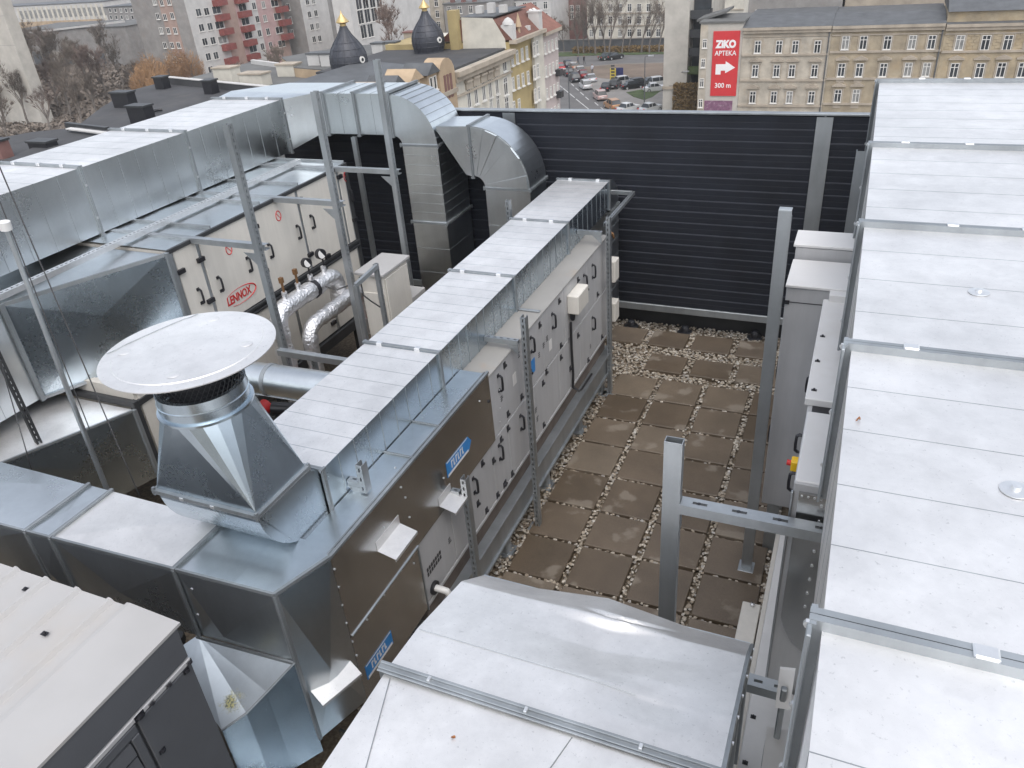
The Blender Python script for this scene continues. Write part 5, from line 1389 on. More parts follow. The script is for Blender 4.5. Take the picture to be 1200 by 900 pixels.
part('roof', MB().prism([(SX+.5,yW1+.03,ze+.36),(SX-2.6,yW1+.03,ze+2.5),(SX-6,yW1+.03,ze+.36)], (0,yP1-yW1+.3,0)), M['redroof'], pk)
for k, (x, y) in enumerate(((.5,1.2),(1.1,2.2),(1.1,3.0))):
    if yW1+y+.5 < yP1:
        z0 = ze+.36+.69*(x+.5)
        part('roof_window', MB().prism([(SX-x,yW1+y,z0+.06),(SX-x-.8,yW1+y,z0+.612),(SX-x-.8,yW1+y+.5,z0+.612),(SX-x,yW1+y+.5,z0+.06)], (.03,0,.05)), M['winframe'], pk)
part('cornice', MB().box(SX+.1, SX+.55, yW1+.02, yP1, ze+.08, ze+.34), M['trim'], pk)
for r_ in range(5):
    for k in range(4):
        window(pk, (SX+.1, yW1+.65+k*(yP1-yW1-1.1)/3.2, ze-1.0-2.0*r_), .42, .95, 'x')
part('balcony', MB().box(SX+.1,SX+.6,yP1-1.1,yP1-.3,ze-3.9,ze-3.3), M['dark'], pk)
part('balcony', MB().box(SX+.1,SX+.6,yP1-1.1,yP1-.3,ze-5.9,ze-5.3), M['dark'], pk)

# domed house
db = thing('domed_house', 'old orange-brown house with two dark onion domes', 'house', (SX-7, 46, G))
yd0, yd1 = 36.0, yC0-.03
part('wall', MB().box(SX-14, SX-.2, yd0, yd1, G, ze-.9), M['orangebrown'], db)
part('roof', MB().prism([(SX+.1,yd0,ze-.88),(SX-2.2,yd0,ze+.55),(SX-7.5,yd0,ze+1.0),(SX-14,yd0,ze-.88)], (0,yd1-yd0,0)), M['slate'], db)
part('parapet', MB().box(SX-2.5,SX-2.2,yd0,yd1,ze+.35,ze+.75), M['trim'], db)
part('cornice', MB().box(SX-.2, SX+.4, yd0, yd1, ze-1.2, ze-.89), M['trim'], db)
for k, y in enumerate((43.2, 45.4, 47.7, 50.1)):
    z = ze-.9
    d_ = part('dormer', MB().box(SX-1.6,SX+.15,y-.7,y+.7,z,z+1.5), M['orangebrown'], db)
    part('dormer_roof', MB().prism([(SX+.35,y-.95,z+1.5),(SX+.35,y,z+2.2),(SX+.35,y+.95,z+1.5)], (-2.2,0,0)), M['slate' if k % 2 else 'orangebrown'], d_)
    window(db, (SX+.15, y-.28, z+.85), .42, .9, 'x', 'plain'); window(db, (SX+.15, y+.28, z+.85), .42, .9, 'x', 'plain')
gy = yC0-1.35
gb = part('gable', MB().prism([(SX+.3,gy-1.2,ze-3.2),(SX+.3,gy-1.2,ze+.2)]+[(SX+.3,gy-1.2*math.cos(PI*k/8),ze+.2+1.1*math.sin(PI*k/8)) for k in range(1,8)]+[(SX+.3,gy+1.2,ze+.2),(SX+.3,gy+1.2,ze-3.2)], (-1.4,0,0)), M['orangebrown'], db)
for dy in (-.45,.0,.45): part('gable_opening', MB().box(SX+.3,SX+.34,gy+dy-.14,gy+dy+.14,ze-1.4,ze+.2), M['brick'], gb)
for r_ in range(3):
    for k in range(7): window(db, (SX-.2, 40.5+1.75*k, ze-3.4-3.4*r_), .9, 1.8, 'x')
def dome(px, py, top_py, halfw):
    base = on_z(px, py, ze+.3); ax = (ROT @ (base-Vector((0,0,CAM_Z)))).z
    r = halfw*ax/FPX; h = (py-top_py)*ax/FPX*1.02
    c = base
    pf = [(.92,0),(1.0,.12),(1.03,.24),(1.0,.38),(.88,.52),(.66,.66),(.40,.80),(.24,.92),(.17,1.0)]
    d_ = part('dome', MB().lathe(c, [(r*a, h*b_) for a, b_ in pf], 16, True), M['domeslate'], db)
    part('drum', MB().lathe(c, [(r*.95,-3),(r*.95,0)], 16, False), M['domeslate'], d_)
    mb = MB()
    for k in range(16):
        a = 2*PI*k/16; mb.tube([(c.x+r*u*math.cos(a), c.y+r*u*math.sin(a), c.z+h*v_) for u, v_ in pf], .03, 4)
    for v_, u in ((.12,1.0),(.24,1.03),(.38,1.0),(.52,.88),(.66,.66)):
        mb.lathe((c.x,c.y,c.z+h*v_), [(r*u+.01,-.03),(r*u+.035,0),(r*u+.01,.03)], 16)
    part('seam', mb, M['domeslate'], d_, kind='stuff')
    part('finial', MB().lathe((c.x,c.y,c.z+h), [(.16*r,0),(.16*r,.05*h),(.34*r,.08*h),(.34*r,.10*h),(.2*r,.18*h),(.05*r,.26*h),(.015*r,.33*h)], 12), M['gold'], d_)
    dv = (Vector((0,0,0))-Vector((c.x,c.y,0))).normalized(); dv = (Matrix.Rotation(.75,3,'Z') @ dv)
    o = Vector((c.x,c.y,c.z+h*.28))+dv*r*.98
    part('oculus', MB().tube([o-dv*.05, o+dv*.12], r*.17, 14), M['winframe'], d_)
    part('oculus_glass', MB().tube([o, o+dv*.13], r*.09, 10), M['glass'], d_)
dome(411, 84, 36, 21.5)
dome(503, 59, 18, 18.5)

# ---------------- flat roofs on the left with chimneys
def roof_block(label, pxs, z, mat_, wall, par_h=.0, cat='building'):
    q = [on_z(x, y, z) for x, y in pxs]
    c = sum(q, Vector())/len(q)
    t = thing('flat_roof_building', label, cat, (c.x, c.y, G), 'flat-roofed buildings on the left')
    part('wall', MB().prism([(p.x,p.y,G) for p in q], (0,0,z-G)), wall, t)
    part('roof', MB().prism([p+Vector((0,0,.004)) for p in q], (0,0,.08)), mat_, t)
    return t, q
def px_chimney(t, z, x0, x1, ytop, ybot, mat_, cap, deep=.8, name='chimney'):
    p0, p1 = on_z(x0, ybot, z), on_z(x1, ybot, z)
    wd = (p1-p0).length; mid = (p0+p1)/2
    top_ = on_y((x0+x1)/2, ytop, mid.y).z
    part(name, MB().box(mid.x-wd/2, mid.x+wd/2, mid.y, mid.y+deep, z+.084, top_-.12), mat_, t)
    part(name+'_cap', MB().box(mid.x-wd/2-.08, mid.x+wd/2+.08, mid.y-.08, mid.y+deep+.08, top_-.118, top_), cap, t)
r1, q1_ = roof_block('near dark flat roof with square black chimneys behind the high duct', [(-120,250),(90,150),(118,128),(150,108),(188,98),(330,113),(420,140),(420,250)], -5, M['felt'], M['slabgrey'])
for a in ((134,154,108,128),(153,175,124,147),(183,193,90,106),(240,250,94,112)): px_chimney(r1, -5, *a, M['black'], M['dark'])
mb = MB()
for a, b_ in ((q1_[4], q1_[5]),(q1_[5], q1_[6])): mb.beam(a+Vector((0,0,.3)), b_+Vector((0,0,.3)), .35, .6)
part('parapet', mb, M['felt'], r1)
mb = MB()
for a, b_ in ((q1_[4], q1_[5]),(q1_[5], q1_[6])): mb.beam(a+Vector((0,0,.64)), b_+Vector((0,0,.64)), .45, .06)
part('coping', mb, M['slabwhite'], r1)
part('fallen_pipe', MB().tube([on_z(176,131,-4.75), on_z(183,129,-4.75), on_z(190,128,-4.75)], .12, 6), M['black'], r1)
r2, q2_ = roof_block('lower dark flat roof at the far left edge beside the bare trees', [(-160,260),(-160,190),(0,163),(38,156),(78,152),(128,158),(128,260)], -5.6, M['felt'], M['slabgrey'])
px_chimney(r2, -5.6, 37, 62, 166, 186, M['black'], M['dark']); px_chimney(r2, -5.6, -14, 6, 165, 188, M['brick'], M['dark'])
part('parapet', MB().beam(on_z(80,151,-5.2), on_z(128,157,-5.2), .3, .9), M['dark'], r2)
part('coping', MB().beam(on_z(80,150.5,-4.7), on_z(128,156.5,-4.7), .4, .08), M['slabwhite'], r2)
r3, q3_ = roof_block('grey flat roof with pale ventilation boxes before the tall flats', [(195,99),(255,84),(300,72),(352,77),(440,84),(440,105),(330,114)], -5.2, M['greyfelt'], M['slabgrey'])
for a in ((253,274,79,100),(283,296,86,103),(296,309,86,103),(326,346,75,91)): px_chimney(r3, -5.2, *a, M['creamwhite'], M['trim'], 1.2, 'vent_box')
part('parapet', MB().beam(on_z(296,73,-5.0), on_z(326,77,-5.0), .35, .5), M['slabwhite'], r3)
r4, q4_ = roof_block('long grey roof with blue-grey chimney stacks beside the first dome', [(330,68),(400,56),(470,50),(500,62),(445,96),(395,84),(345,80)], -4.4, M['greyfelt'], M['orangebrown'])
for a in ((362,375,62,78),(377,392,62,79),(437,449,50,64),(450,464,49,63)): px_chimney(r4, -4.4, *a, M['slabwhite'], M['slate'], .9)
px_chimney(r4, -4.4, 475, 484, 37, 55, M['trim'], M['brick'], .9)

# ---------------- tall flats
t1y = 137.0
cA = on_y(237, 84, t1y); X1_ = cA.x; xg = on_y(170, 60, t1y).x
zt_ = 14.0
f1 = thing('apartment_block', 'tall slab block with grey gable and red balconies', 'building', (X1_-6, t1y+15, G))
yE = on_x(344, 70, X1_).y
part('wall', MB().box(xg, X1_, t1y, yE, G, zt_), M['slabgrey'], f1)
xs0, xs1 = on_y(196,40,t1y).x, on_y(211,40,t1y).x
part('gable_stripe', MB().box(xs0, xs1, t1y-.06, t1y, G, zt_), M['salmon'], f1)
wins_y(f1, t1y-.06, ((181,2),(189.5,3),(198,2),(185,19),(193.5,20),(202,18.5),(189,36),(197.5,36),(205.5,36),(193.5,53),(202,53),(209.5,53),(197,69.5),(205,69.5),(213,69.5)), 1.0, 1.25, 'split')
def fstrip(pa, pb, mat_, name='facade_panel'):
    ya, yb_ = on_x(pa[0], pa[1], X1_).y, on_x(pb[0], pb[1], X1_).y
    part(name, MB().box(X1_, X1_+.08, ya+.02, yb_-.02, G, zt_), mat_, f1)
for a, b_, mm in (((237,84),(262,84),'slabwhite'),((262,84),(276,84),'slabwhite'),((276,84),(292,82),'salmon'),((292,82),(304,80),'rose'),((304,80),(316,78),'slabwhite'),((316,78),(334,76),'rose'),((334,76),(344,75),'salmon')):
    fstrip(a, b_, M[mm])
FXW = X1_+.08
wins_x(f1, FXW, ((232.5,14.5),(242,13.5),(236,32.5),(246,31),(240,49),(249.5,47.5),(244,66.5),(253,65),(247,82)), 1.5, 1.45, 'split')
wins_x(f1, FXW, ((253.5,11.5),(257,29),(260.5,46.5),(284,8.5),(287.5,25),(291,41),(296.5,57),(321.5,3.5),(325,19),(327,35),(330,51)), 2.6, 1.5, 'split')
wins_x(f1, FXW, ((297.5,7),(308.5,5.5),(301.5,22.5),(310.5,21.5),(304,39),(314,37),(307.5,54.5),(317,53),(337.5,8),(340,23.5),(342,38.5)), 1.3, 1.45, 'split')
bal = MB().box(0,1.3,-1.7,1.7,-.62,.62).mesh('balcony', M['balcony_red'])
for q in ((255,3),(258.5,20.5),(263,37),(266,55),(269,71),(280,0),(284.5,16.5),(288,33.5),(291,50),(295,66.5),(325,-4),(328,11),(331.5,26.5),(334.5,43)):
    inst('balcony', bal, f1, on_x(q[0], q[1], FXW))
t2y = 172.0
xg0, xg1 = on_y(340,30,t2y).x, on_y(357,30,t2y).x
f2 = thing('apartment_block', 'second slab block with white window front behind the first dome', 'building', (xg1-6, t2y+14, G))
y2 = on_x(390, 40, xg1).y
part('wall', MB().box(xg0-3, xg1, t2y, y2+16, G, zt_), M['slabgrey'], f2)
part('facade_panel', MB().box(xg1, xg1+.08, t2y, y2, G, zt_), M['slabwhite'], f2)
wins_x(f2, xg1+.08, ((360,2),(367,1),(362.5,17),(370,15.5),(365.5,31.5),(372,30.5),(368,46),(374.5,45)), 1.4, 1.4, 'split')
y3 = 150.0
xg2 = on_y(412, 20, y3).x
f3 = thing('apartment_block', 'pale block with large dark windows above the domed house roof', 'building', (xg2-5, y3+16, G))
part('wall', MB().box(on_y(392,20,y3).x, xg2, y3, y3+34, G, -2.0), M['slabwhite'], f3)
wins_x(f3, xg2, ((422.5,20),(430.5,18.5),(438.5,17),(446,16),(420,3),(428,2),(436,1),(444,.5),(426,37),(434,35.5)), 2.2, 2.6, 'split')
f0y = 108.0
f0 = block('apartment_block', 'pale blank gable wall at the left edge of the picture', 'building', on_y(-260,40,f0y).x, on_y(17,52,f0y).x, f0y, f0y+2.5, 8.0, M['palewall'], M['greyfelt'])
part('panel_joint', MB().box(on_y(-200,40,f0y).x, on_y(17,52,f0y).x, f0y-.02, f0y, -3.05, -3.0).box(on_y(-200,40,f0y).x, on_y(17,52,f0y).x, f0y-.02, f0y, -8.05, -8.0), M['slabgrey'], f0)
# school and low pavilions far left
sy = 235.0
s0, s1 = on_y(20,20,sy).x, on_y(124,15,sy).x
sc = block('school_building', 'long striped building behind the bare trees at the upper left', 'building', s0-20, s1, sy, sy+14, on_y(70,5,sy).z, M['slabwhite'], M['slate'])
zb_, zt2 = on_y(70,27,sy).z, on_y(70,7,sy).z
stp = MB().box(-.5,.5,-.25,0,zb_,zt2).mesh('pilaster', M['creamwhite'])
stg = MB().box(-.9,.9,-.1,0,zb_+2,zt2-1).mesh('window_strip', M['curtain'])
for k in range(18):
    x = s0+2+(s1-s0-3)*k/17; inst('pilaster', stp, sc, (x, sy, 0)); inst('window_strip', stg, sc, (x+(s1-s0)/36, sy, 0))
part('orange_base', MB().box(s0-5, s1-3, sy-.4, sy-.26, on_y(70,32,sy).z, on_y(70,24,sy).z), M['orangebrown'], sc)
lp = block('pavilion', 'low dark pavilion with a pale roof edge among the trees', 'building', on_y(15,45,178).x, on_y(146,30,178).x, 178, 196, on_y(80,34,178).z, M['slabgrey'], M['greyfelt'])
part('fascia', MB().beam(on_y(15,41,177.7), on_y(146,25,177.7), .3, .5), M['slabwhite'], lp)
for k in range(8): part('wall_panel', MB().box(on_y(22,50,178).x+4.4*k, on_y(22,50,178).x+7.8+4.4*(k-1), 177.8, 178, G+1, G+4.5), M['slate' if k % 3 else 'palewall'], lp)
gh = block('apartment_block', 'grey block covered in small pale windows left of the tall gable', 'building', on_y(126,20,205).x, on_y(168,20,205).x, 205, 218, on_y(140,8,205).z, M['slabgrey'], M['slate'])
for r_ in range(6):
    for k in range(6): window(gh, on_y(129+6.3*k+1.2*r_, 12+8.2*r_, 205), .95, 1.2, 'y', 'plain')
# fillers behind the left street row
for lab, a, b_, y, pt_, mt_, nw in (('beige tenement with dark windows above the second dome', 466, 520, 195, -3, 'cream', 4), ('grey tenement backs behind the cream street house', 521, 585, 190, 4, 'slabgrey', 5), ('pale tenement with brick chimneys above the mustard house', 586, 646, 200, 0, 'slabwhite', 5)):
    xa, xb = on_y(a,20,y).x, on_y(b_,20,y).x
    t = block('tenement', lab, 'house', xa, xb, y, y+14, on_y((a+b_)/2, pt_, y).z, M[mt_], M['greyfelt'], 'tenements behind the left street row')
    for r_ in range(4):
        for k in range(nw): window(t, (xa+(xb-xa)*(k+.5)/nw, y, on_y((a+b_)/2, pt_+7+13*r_, y).z), 1.1, 1.7, 'y')
    for k in range(3): part('chimney', MB().box(xa+1.5+3*k, xa+2.4+3*k, y+1, y+2, on_y((a+b_)/2, pt_, y).z, on_y((a+b_)/2, pt_, y).z+1.5), M['brick'], t)
# ================================================================== trees, shrubs
def bare_tree(seed, h, spread, twigs, tw=.05):
    rnd = random.Random(seed)
    tr, crn = MB(), MB()
    tips = []
    def grow(p, d, L, r, lev):
        n = 3; pts = [p]; rs = [r]
        for k in range(n):
            d = (d + Vector((rnd.uniform(-.16,.16), rnd.uniform(-.16,.16), rnd.uniform(-.02,.12)))).normalized()
            p = p + d*L/n; pts.append(p); rs.append(r*(1-.45*(k+1)/n))
        (tr if lev < 2 else crn).tube(pts, rs, 5 if lev < 2 else 3, False)
        if lev >= 4: tips.append((p, d)); return
        for _ in range(rnd.randint(3,4) if lev else 5):
            t = rnd.uniform(.35, 1) if lev else rnd.uniform(.45,1)
            i = min(n, max(1, int(t*n+.5)))
            a = rnd.uniform(0, 2*PI); e = rnd.uniform(.35,.95)*spread
            nd_ = (d + (Matrix.Rotation(a,3,'Z') @ Vector((e,0,rnd.uniform(.0,.35))))).normalized()
            grow(pts[i], nd_, L*rnd.uniform(.5,.72), max(.012, rs[i]*.62), lev+1)
    grow(Vector((0,0,-.1)), Vector((0,0,1)), h*.42, h*.018, 0)
    for p, d in tips:
        for _ in range(max(1, twigs//max(1,len(tips)))):
            e = (d + Vector((rnd.uniform(-.8,.8), rnd.uniform(-.8,.8), rnd.uniform(-.2,.7)))).normalized()*rnd.uniform(.5,1.25)*h/13
            s = e.orthogonal().normalized()*tw*.5
            crn.add([p-s, p+s, p+e], [(0,1,2)])
    return tr, crn
def tree_proto(seed, h, spread, twigs, mt_, label, loc, group, name='bare_tree', cat='tree'):
    t = thing(name, label, cat, (0,0,0), group)
    tr, crn = bare_tree(seed, h, spread, twigs)
    part('trunk', tr, M['bark'], t, fix=False); part('crown', crn, mt_, t, fix=False)
    t.location = loc
    return t
GT = 'leafless trees in the courtyard on the left'
lt_ = [(12,150,1.0),(36,128,1.0),(62,140,.9),(84,118,1.05),(98,138,.9),(112,100,1),(76,88,1.1),(46,84,1.1),(128,96,.9),(100,70,1),(146,84,.9),(60,62,1),(30,62,1),(128,62,.9),(90,52,.9),(158,98,.75),(20,112,1),(70,108,1),(8,128,.9),(118,120,.8)]
pr = [tree_proto(s, hh, sp, 2600, mm, 'leafless brown tree among others in the courtyard at the left', (0,0,0), GT) for s, hh, sp, mm in ((1,13,.75,M['twig']),(2,14,.6,M['twig']),(3,12,.85,M['twig_red']))]
rt = random.Random(5)
for k, (x, y, s) in enumerate(lt_):
    p = on_z(x, y+22, G); p = p if p.y > 52 else on_z(x, y, G)
    if k < 3: pr[k].location = p; pr[k].rotation_euler = (0,0,rt.uniform(0,6)); continue
    copy_thing(pr[k % 3], p, rt.uniform(0,6), None, s*rt.uniform(1.0,1.35))
GS = 'leafless trees along the far side of the square'
base = tree_proto(9, 13, .5, 900, M['twig'], 'slim leafless street tree before the long cream building', on_z(684,63,G), GS)
SQ = sorted(((691,62.5,1),(698,64,1.1),(709,63,.9),(714,64,1),(729,63,.7),(737,62,.8),(752,62,1),(761,63,.9),(772,62,.8),(678,64,.8)))
ORD = ['first','second','third','fourth','fifth','sixth','seventh','eighth','ninth','tenth','last']
base['label'] = 'slim leafless tree, second from the left before the long cream building'
for k, (x, y, s) in enumerate(SQ):
    n_ = 0 if k == 0 else k+1
    copy_thing(base, on_z(x, y, G), rt.uniform(0,6), 'slim leafless tree, %s from the left before the long cream building' % ORD[n_] if n_ < 10 else 'slim leafless tree, rightmost of those before the long cream building', s*1.05)
tree_proto(12, 9, 1.0, 2600, M['twig'], 'dense dark street tree at the bend beside the pink house', on_z(661,62,G), None)
tree_proto(14, 8, 1.0, 2400, M['twig_red'], 'dark reddish tree in front of the red balconies', on_y(273,84,118) + Vector((0,0,-6)), None)
tree_proto(15, 11, .9, 2600, M['twig_red'], 'wide brown tree behind the ridge between the two domes', Vector((on_y(455,45,112).x, 112, -14)), None)
tree_proto(16, 9, .9, 2000, M['twig'], 'small bare tree by the pale window block', Vector((on_y(318,66,112).x, 112, -17)), None)
def willow(seed, h, n):
    rnd = random.Random(seed); st, fo = MB(), MB()
    for _ in range(7):
        a = rnd.uniform(0,2*PI); st.tube([(0,0,-.1),(.3*math.cos(a),.3*math.sin(a),h*.35),(.9*math.cos(a),.9*math.sin(a),h*.6)], [.09,.06,.03], 4, False)
    for _ in range(n):
        a = rnd.uniform(0,2*PI); r = h*.5*math.sqrt(rnd.random()); z = rnd.uniform(.05,1)**.8*h*(1-.45*(r/(h*.5))**2)*(.65+.5*abs(math.sin(2.3*a+r)))
        p = Vector((r*math.cos(a), r*math.sin(a), z)); e = Vector((math.cos(a)*.3+rnd.uniform(-.3,.3), math.sin(a)*.3+rnd.uniform(-.3,.3), rnd.uniform(.2,1))).normalized()*rnd.uniform(.4,.9)
        s = e.orthogonal().normalized()*.05; fo.add([p-s,p+s,p+e], [(0,1,2)])
    return st, fo
wp = None
for k, (x, y, s) in enumerate(((182,100,1.1),(172,108,.9),(190,112,.8),(212,88,1.0),(226,90,.95),(200,95,.9),(178,92,1))):
    p = on_y(x, y, 112 if k > 2 else 96)
    p = on_z(x, y, -18.0)
    if wp is None:
        wp = thing('willow_shrub', 'orange-twigged shrub at the foot of the grey gable', 'shrub', (0,0,0), 'orange-twigged shrubs below the tall flats')
        a, b_ = willow(3, 5.6, 2000); part('stem', a, M['bark'], wp, fix=False); part('twigs', b_, M['twig_or'], wp, fix=False); wp.location = (p.x,p.y,-18.6)
    else: copy_thing(wp, (p.x,p.y,-18.6), rt.uniform(0,6), 'orange-twigged shrub %s' % ['','left of the grey gable beyond the black chimneys','just below the left corner of the grey gable','under the middle of the grey gable','under the right part of the grey gable','below the salmon stripe of the gable','at the left end of the orange row'][k], s)
setting('undergrowth', (lambda r: [leaf_mass(1, 0,0,0,0,0,0,.01,r)][0])(rt) if False else (lambda: (lambda mb, r: ([mb.add([(lambda p: p)(on_z(x, y, G)+Vector((r.uniform(-1,1), r.uniform(-1,1), r.uniform(0,.9)))) + d for d in (Vector((-.025,0,0)), Vector((.025,0,0)), Vector((r.uniform(-.3,.3),r.uniform(-.3,.3),.6)))], [(0,1,2)]) for x, y in [(r.uniform(-20,190), r.uniform(70,165)) for _ in range(11000)]], mb)[1])(MB(), random.Random(8)))(), M['twig'], 'stuff', 'brown winter undergrowth below the bare trees', fix=False)
setting('hedge', leaf_mass(3000, on_z(672,62,G).x, on_z(782,62,G).x, FB-5, FB-2.2, G, G+1.3, .22, random.Random(6)), M['leafbrown'], 'stuff', 'brown hedge strip along the far wall', fix=False)

# ================================================================== cars
def car_mesh(L=4.25, W=1.76, H=1.46, wagon=False):
    body, glass = MB(), MB()
    hl, hw = L/2, W/2
    sec = [(-hl,.42,.72,.80),(-hl+.12,.25,.86,.95),(-hl+.9,.22,.93,1.0),(-.55,.20,.94,1.0),(.9,.20,.93,1.0),(hl-.8,.22,.90,1.0),(hl-.1,.27,.80,.93),(hl,.42,.66,.78)]
    if wagon: sec[-3] = (hl-.8,.22,.95,1.0); sec[-2] = (hl-.08,.27,.94,.95); sec[-1] = (hl,.42,.80,.85)
    body.loops([[(x,-hw*s,z0),(x,hw*s,z0),(x,hw*s*1.0,(z0+z1)/2),(x,hw*s*.93,z1),(x,-hw*s*.93,z1),(x,-hw*s,(z0+z1)/2)] for x, z0, z1, s in sec], smooth=True)
    rear = hl-.25 if wagon else hl-.95
    cab = [(-.95,.92,.90,.905),(-.25,.90,.76,H-.04),(.55,.90,.76,H),(rear-.25,.90,.75,H-.05),(rear+.15,.92,.86,.93)]
    glass.loops([[(x,-hw*s0,.90),(x,hw*s0,.90),(x,hw*s1,z),(x,-hw*s1,z)] for x, s0, s1, z in cab], smooth=False)
    body.loops([[(x,-hw*s1*1.02,z-.01),(x,hw*s1*1.02,z-.01),(x,hw*s1*.98,z+.035),(x,-hw*s1*.98,z+.035)] for x, s0, s1, z in cab[1:4]])
    for x0, x1, s1 in ((-.62,-.55,1),(.28,.36,1),(rear-.2,rear-.1,1)):
        for sy in (-1,1):
            body.prism([(x0,sy*hw*.93,.9),(x1,sy*hw*.93,.9),(x1+.12 if x0 < 0 else x1-.02,sy*hw*.77,H-.03),(x0+.12 if x0 < 0 else x0-.02,sy*hw*.77,H-.03)], (0,sy*.02,0))
    return body, glass
wheel_me = MB().tube([(0,-.1,0),(0,.1,0)], .32, 14).mesh('wheel', M['rubber'])
rim_me = MB().tube([(0,-.108,0),(0,.108,0)], .2, 10).mesh('rim', M['clip'])
CARP = {}
def car(label, col, px, py, ang, wagon=False, metal=.3, to_left=False):
    key = (col, wagon)
    if key not in CARP:
        mt_ = plain('car_paint', col, .3, metal, .05, 1, 3, 0); b_, g_ = car_mesh(wagon=wagon, H=1.62 if wagon else 1.46)
        hd = MB().box(-2.10,-2.0,-.75,-.42,.62,.76).mesh('headlight', M['pvc']); tl = MB().box(2.0,2.11,-.78,-.5,.66,.84).mesh('tail_light', M['red'])
        pl_ = MB().box(2.06,2.14,-.26,.26,.52,.64).mesh('number_plate', M['pvc'])
        CARP[key] = (b_.mesh('body', mt_), g_.mesh('windows', M['glass']), hd, tl, pl_)
    b_, g_, hd, tl, pl_ = CARP[key]
    p = on_z(px, py, G+.02)
    t = thing('car', label, 'car', p, 'cars on the street and the square')
    t.rotation_euler = (0,0,ang)
    def sub(n, me, loc, par=t):
        o = bpy.data.objects.new(n, me); C.objects.link(o); o.parent = par; o.location = loc; return o
    sub('body', b_, (0,0,0)); sub('windows', g_, (0,0,0))
    for x in (-1.32,1.30):
        for y in (-.78,.78):
            w_ = sub('wheel', wheel_me, (x,y,.32)); sub('rim', rim_me, (0,0,0), w_)
    sub('headlight', hd, (0,0,0)); sub('headlight', hd, (0,1.17,0)); sub('tail_light', tl, (0,0,0)); sub('tail_light', tl, (0,1.28,0)); sub('number_plate', pl_, (0,0,0))
a_, b2 = on_z(690,128,G), on_z(655,99,G)
RA = math.atan2(b2.y-a_.y, b2.x-a_.x) + PI      # tail lights towards us on the outbound lane
for lab, col, x, y, da, wg in (
    ('red car at the far end of the queue by the pink house', (.42,.03,.03), 656, 82, 0, False),
    ('dark blue car at the head of the queue', (.02,.025,.05), 665, 79.5, 0, True),
    ('black car second from the head of the queue', (.015,.015,.017), 666, 88.5, 0, False),
    ('dark grey hatchback with a black rear driving alone in the lane', (.03,.033,.04), 673, 95, 0, True),
    ('white hatchback nearest in the left lane of the queue', (.62,.62,.62), 686, 103.5, 0, True),
    ('tan car queueing beside the black one', (.36,.27,.20), 672.5, 81, 0, False),
    ('maroon car between the two white ones in the queue', (.22,.03,.035), 683, 90.5, 0, False),
    ('white saloon behind the tan car', (.60,.60,.59), 679.5, 86, 0, False),
    ('silver white saloon nearest in the right lane of the queue', (.52,.53,.54), 692, 95.5, 0, False),
    ('black saloon parked at the corner of the square', (.012,.012,.014), 711, 106, -.5, False),
    ('black van-like car behind the parked black saloon', (.02,.02,.022), 721, 103, -.5, True),
    ('pale pink car parked on the kerb', (.55,.40,.37), 703, 116, 0, True),
    ('orange-brown taxi near the barrier top', (.45,.25,.13), 717.5, 127, .1, True),
    ('white car half hidden by the barrier top', (.62,.62,.61), 736, 131, -1.1, False),
    ('silver car half hidden by the barrier near the pale block', (.45,.46,.46), 762, 131, -1.1, False),
    ('black coupe parked beside the grass patch', (.012,.012,.013), 741, 104, -1.5, False),
    ('black off-road car behind the coupe', (.02,.022,.03), 750.5, 101.5, -1.5, True),
    ('white saloon parked at the right of the grass patch', (.64,.64,.63), 767.5, 107, -1.6, False),
    ('green-grey car behind the white saloon', (.09,.10,.10), 763.5, 100, -1.5, False),
    ('white van by the pale block', (.58,.58,.57), 773, 100, -1.5, True),
    ('white estate car parked by the blue sign', (.55,.55,.55), 732, 99, -1.4, True),
    ('dark green car on the cross road', (.03,.04,.035), 712, 69.8, -1.25, False),
    ('black car on the cross road', (.015,.015,.016), 720, 69.3, -1.25, False)):
    car(lab, col, x, y, RA+da, wg)

# ================================================================== street furniture and people
def lamp(px, py, h, lab):
    p = on_z(px, py, G)
    t = thing('street_lamp', lab, 'street lamp', p, 'street lamps along the road')
    part('pole', MB().tube([(p.x,p.y,G-.3),(p.x,p.y,G+h)], [.11,.06], 6), M['slate'], t)
    part('arm', MB().tube([(p.x,p.y,G+h),(p.x+.9,p.y-.3,G+h+.25)], .045, 5), M['slate'], t)
    part('lamp_head', MB().box(p.x+.6,p.x+1.5,p.y-.5,p.y-.2,G+h+.18,G+h+.34), M['clip'], t)
lamp(667.5,131,7.5,'street lamp standing in the middle of the road'); lamp(656,130,6.5,'street lamp in front of the pink house'); lamp(755,128,8,'tall street lamp by the grass patch'); lamp(795,132,6,'street lamp by the pale block entrance')
p = on_z(718.5,97.5,G); tz = on_y(718.5,80,p.y).z
ts = thing('totem_sign', 'tall yellow totem sign with dark marks on the square', 'sign', p)
part('panel', MB().bbox(p.x-.55,p.x+.55,p.y-.15,p.y+.15,G+.2,tz,.03), plain('dull_yellow_panel', (.55,.42,.06), .6), ts)
part('post', MB().box(p.x-.5,p.x+.5,p.y-.1,p.y+.1,G-.2,G+.2), M['dark'], ts)
for k in range(5): part('mark', MB().box(p.x-.35,p.x+.35,p.y-.17,p.y-.151,G+.8+.55*k,G+1.1+.55*k), M['dark'], ts)
p = on_z(725,96,G)
bs = thing('blue_sign', 'small dark blue board right of the yellow totem', 'sign', p)
part('board', MB().bbox(p.x-.9,p.x+.9,p.y-.06,p.y+.06,G+.6,G+2.6,.02), plain('navy_board', (.02,.025,.12), .5), bs)
part('post', MB().box(p.x-.8,p.x-.7,p.y+.06,p.y+.12,G,G+2.5).box(p.x+.7,p.x+.8,p.y+.06,p.y+.12,G,G+2.5), M['dark'], bs)
skin = plain('skin', (.45,.28,.2), .6)
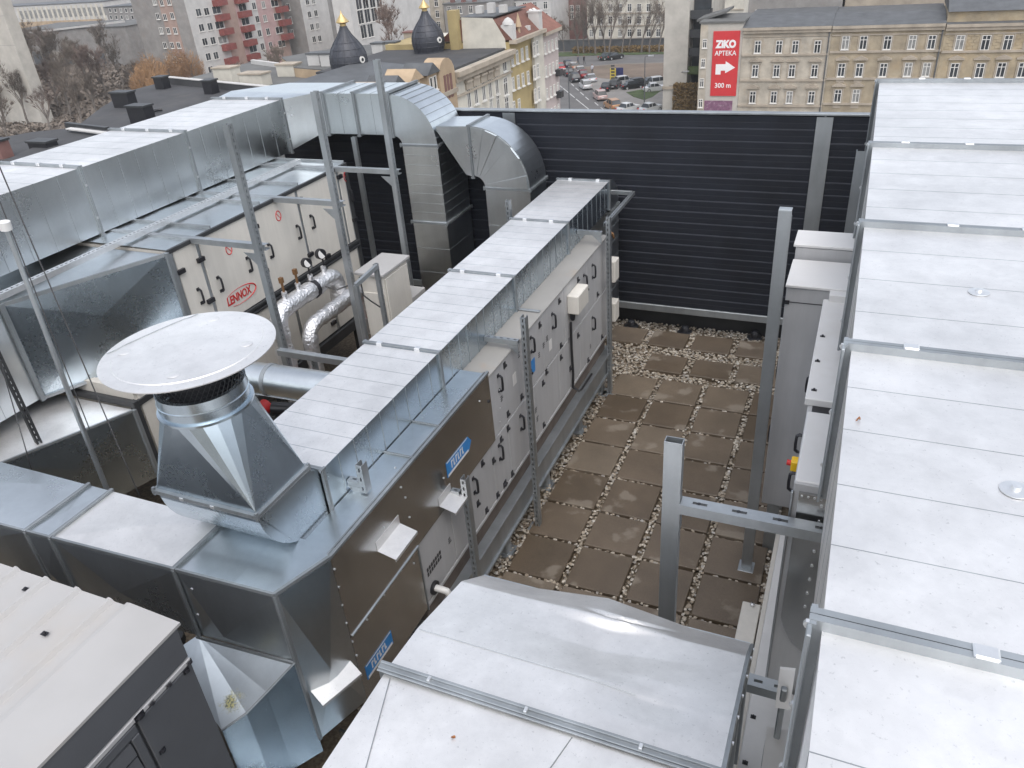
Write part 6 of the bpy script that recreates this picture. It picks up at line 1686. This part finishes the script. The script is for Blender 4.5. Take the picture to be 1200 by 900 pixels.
def person(px, py, coat, lab, ang):
    p = on_z(px, py, G+.14)
    t = thing('person', lab, 'person', p, 'people walking on the square')
    me = bpy.data.meshes.new('body')
    V = [(0,0,.95),(0,0,1.2),(0,.0,1.42),(0,0,1.52),(0,.02,1.64),(.11,.02,.92),(.12,.12,.5),(.12,.02,.06),(.12,.14,.03),(-.11,0,.92),(-.12,-.1,.5),(-.12,-.26,.08),(-.12,-.16,.03),(.2,0,1.40),(.27,-.06,1.12),(.26,.06,.88),(-.2,0,1.40),(-.27,.06,1.12),(-.26,.12,.88)]
    E_ = [(0,1),(1,2),(2,3),(3,4),(0,5),(5,6),(6,7),(7,8),(0,9),(9,10),(10,11),(11,12),(2,13),(13,14),(14,15),(2,16),(16,17),(17,18)]
    Rr = [.16,.15,.15,.065,.115,.10,.075,.055,.045,.10,.075,.055,.045,.075,.055,.04,.075,.055,.04]
    me.from_pydata(V, E_, [])
    o = bpy.data.objects.new('body', me); C.objects.link(o); o.parent = t
    md_ = o.modifiers.new('skin', 'SKIN'); o.modifiers.new('sub', 'SUBSURF').levels = 1
    for i, sv_ in enumerate(me.skin_vertices[0].data): sv_.radius = (Rr[i], Rr[i]); sv_.use_root = (i == 0)
    me2 = bpy.data.meshes.new_from_object(o.evaluated_get(bpy.context.evaluated_depsgraph_get()))
    o.modifiers.clear(); o.data = me2
    me2.materials.clear(); me2.materials.append(coat); me2.materials.append(skin); me2.materials.append(M['dark'])
    for f in me2.polygons:
        z = f.center.z; f.material_index = 1 if z > 1.5 else (2 if z < .82 and abs(f.center.x) < .2 else 0); f.use_smooth = True
    hr = bpy.data.objects.new('hair', MB().lathe((0,.0,1.66), [(.125,-.04),(.13,.03),(.09,.10),(.001,.125)], 10).mesh('hair', M['brownroof'])); C.objects.link(hr); hr.parent = t
    t.rotation_euler = (0,0,ang)
person(694, 86, plain('pale_coat', (.5,.52,.58), .8), 'person in a pale jacket walking on the bare lot', .4)
person(677.5, 75, plain('navy_coat', (.03,.035,.09), .8), 'person in a navy coat at the street corner', 1.8)
person(684.5, 75, plain('black_coat', (.02,.02,.022), .8), 'person in a black coat at the street corner', 2.6)
# ================================================================== winter air: the far town fades a little
hm_, hn, hl, hb = new_mat('haze_air')
hn.remove(hb)
pv = hn.new('ShaderNodeVolumePrincipled'); pv.inputs['Color'].default_value = (.92,.93,.95,1); pv.inputs['Density'].default_value = .0003; pv.inputs['Anisotropy'].default_value = .1
hl.new(pv.outputs['Volume'], hn['Material Output'].inputs['Volume'])
setting('haze', MB().box(-910, 510, -130, 1010, G-1.6, 16.5), hm_, 'stuff', 'thin pale winter haze over the town')
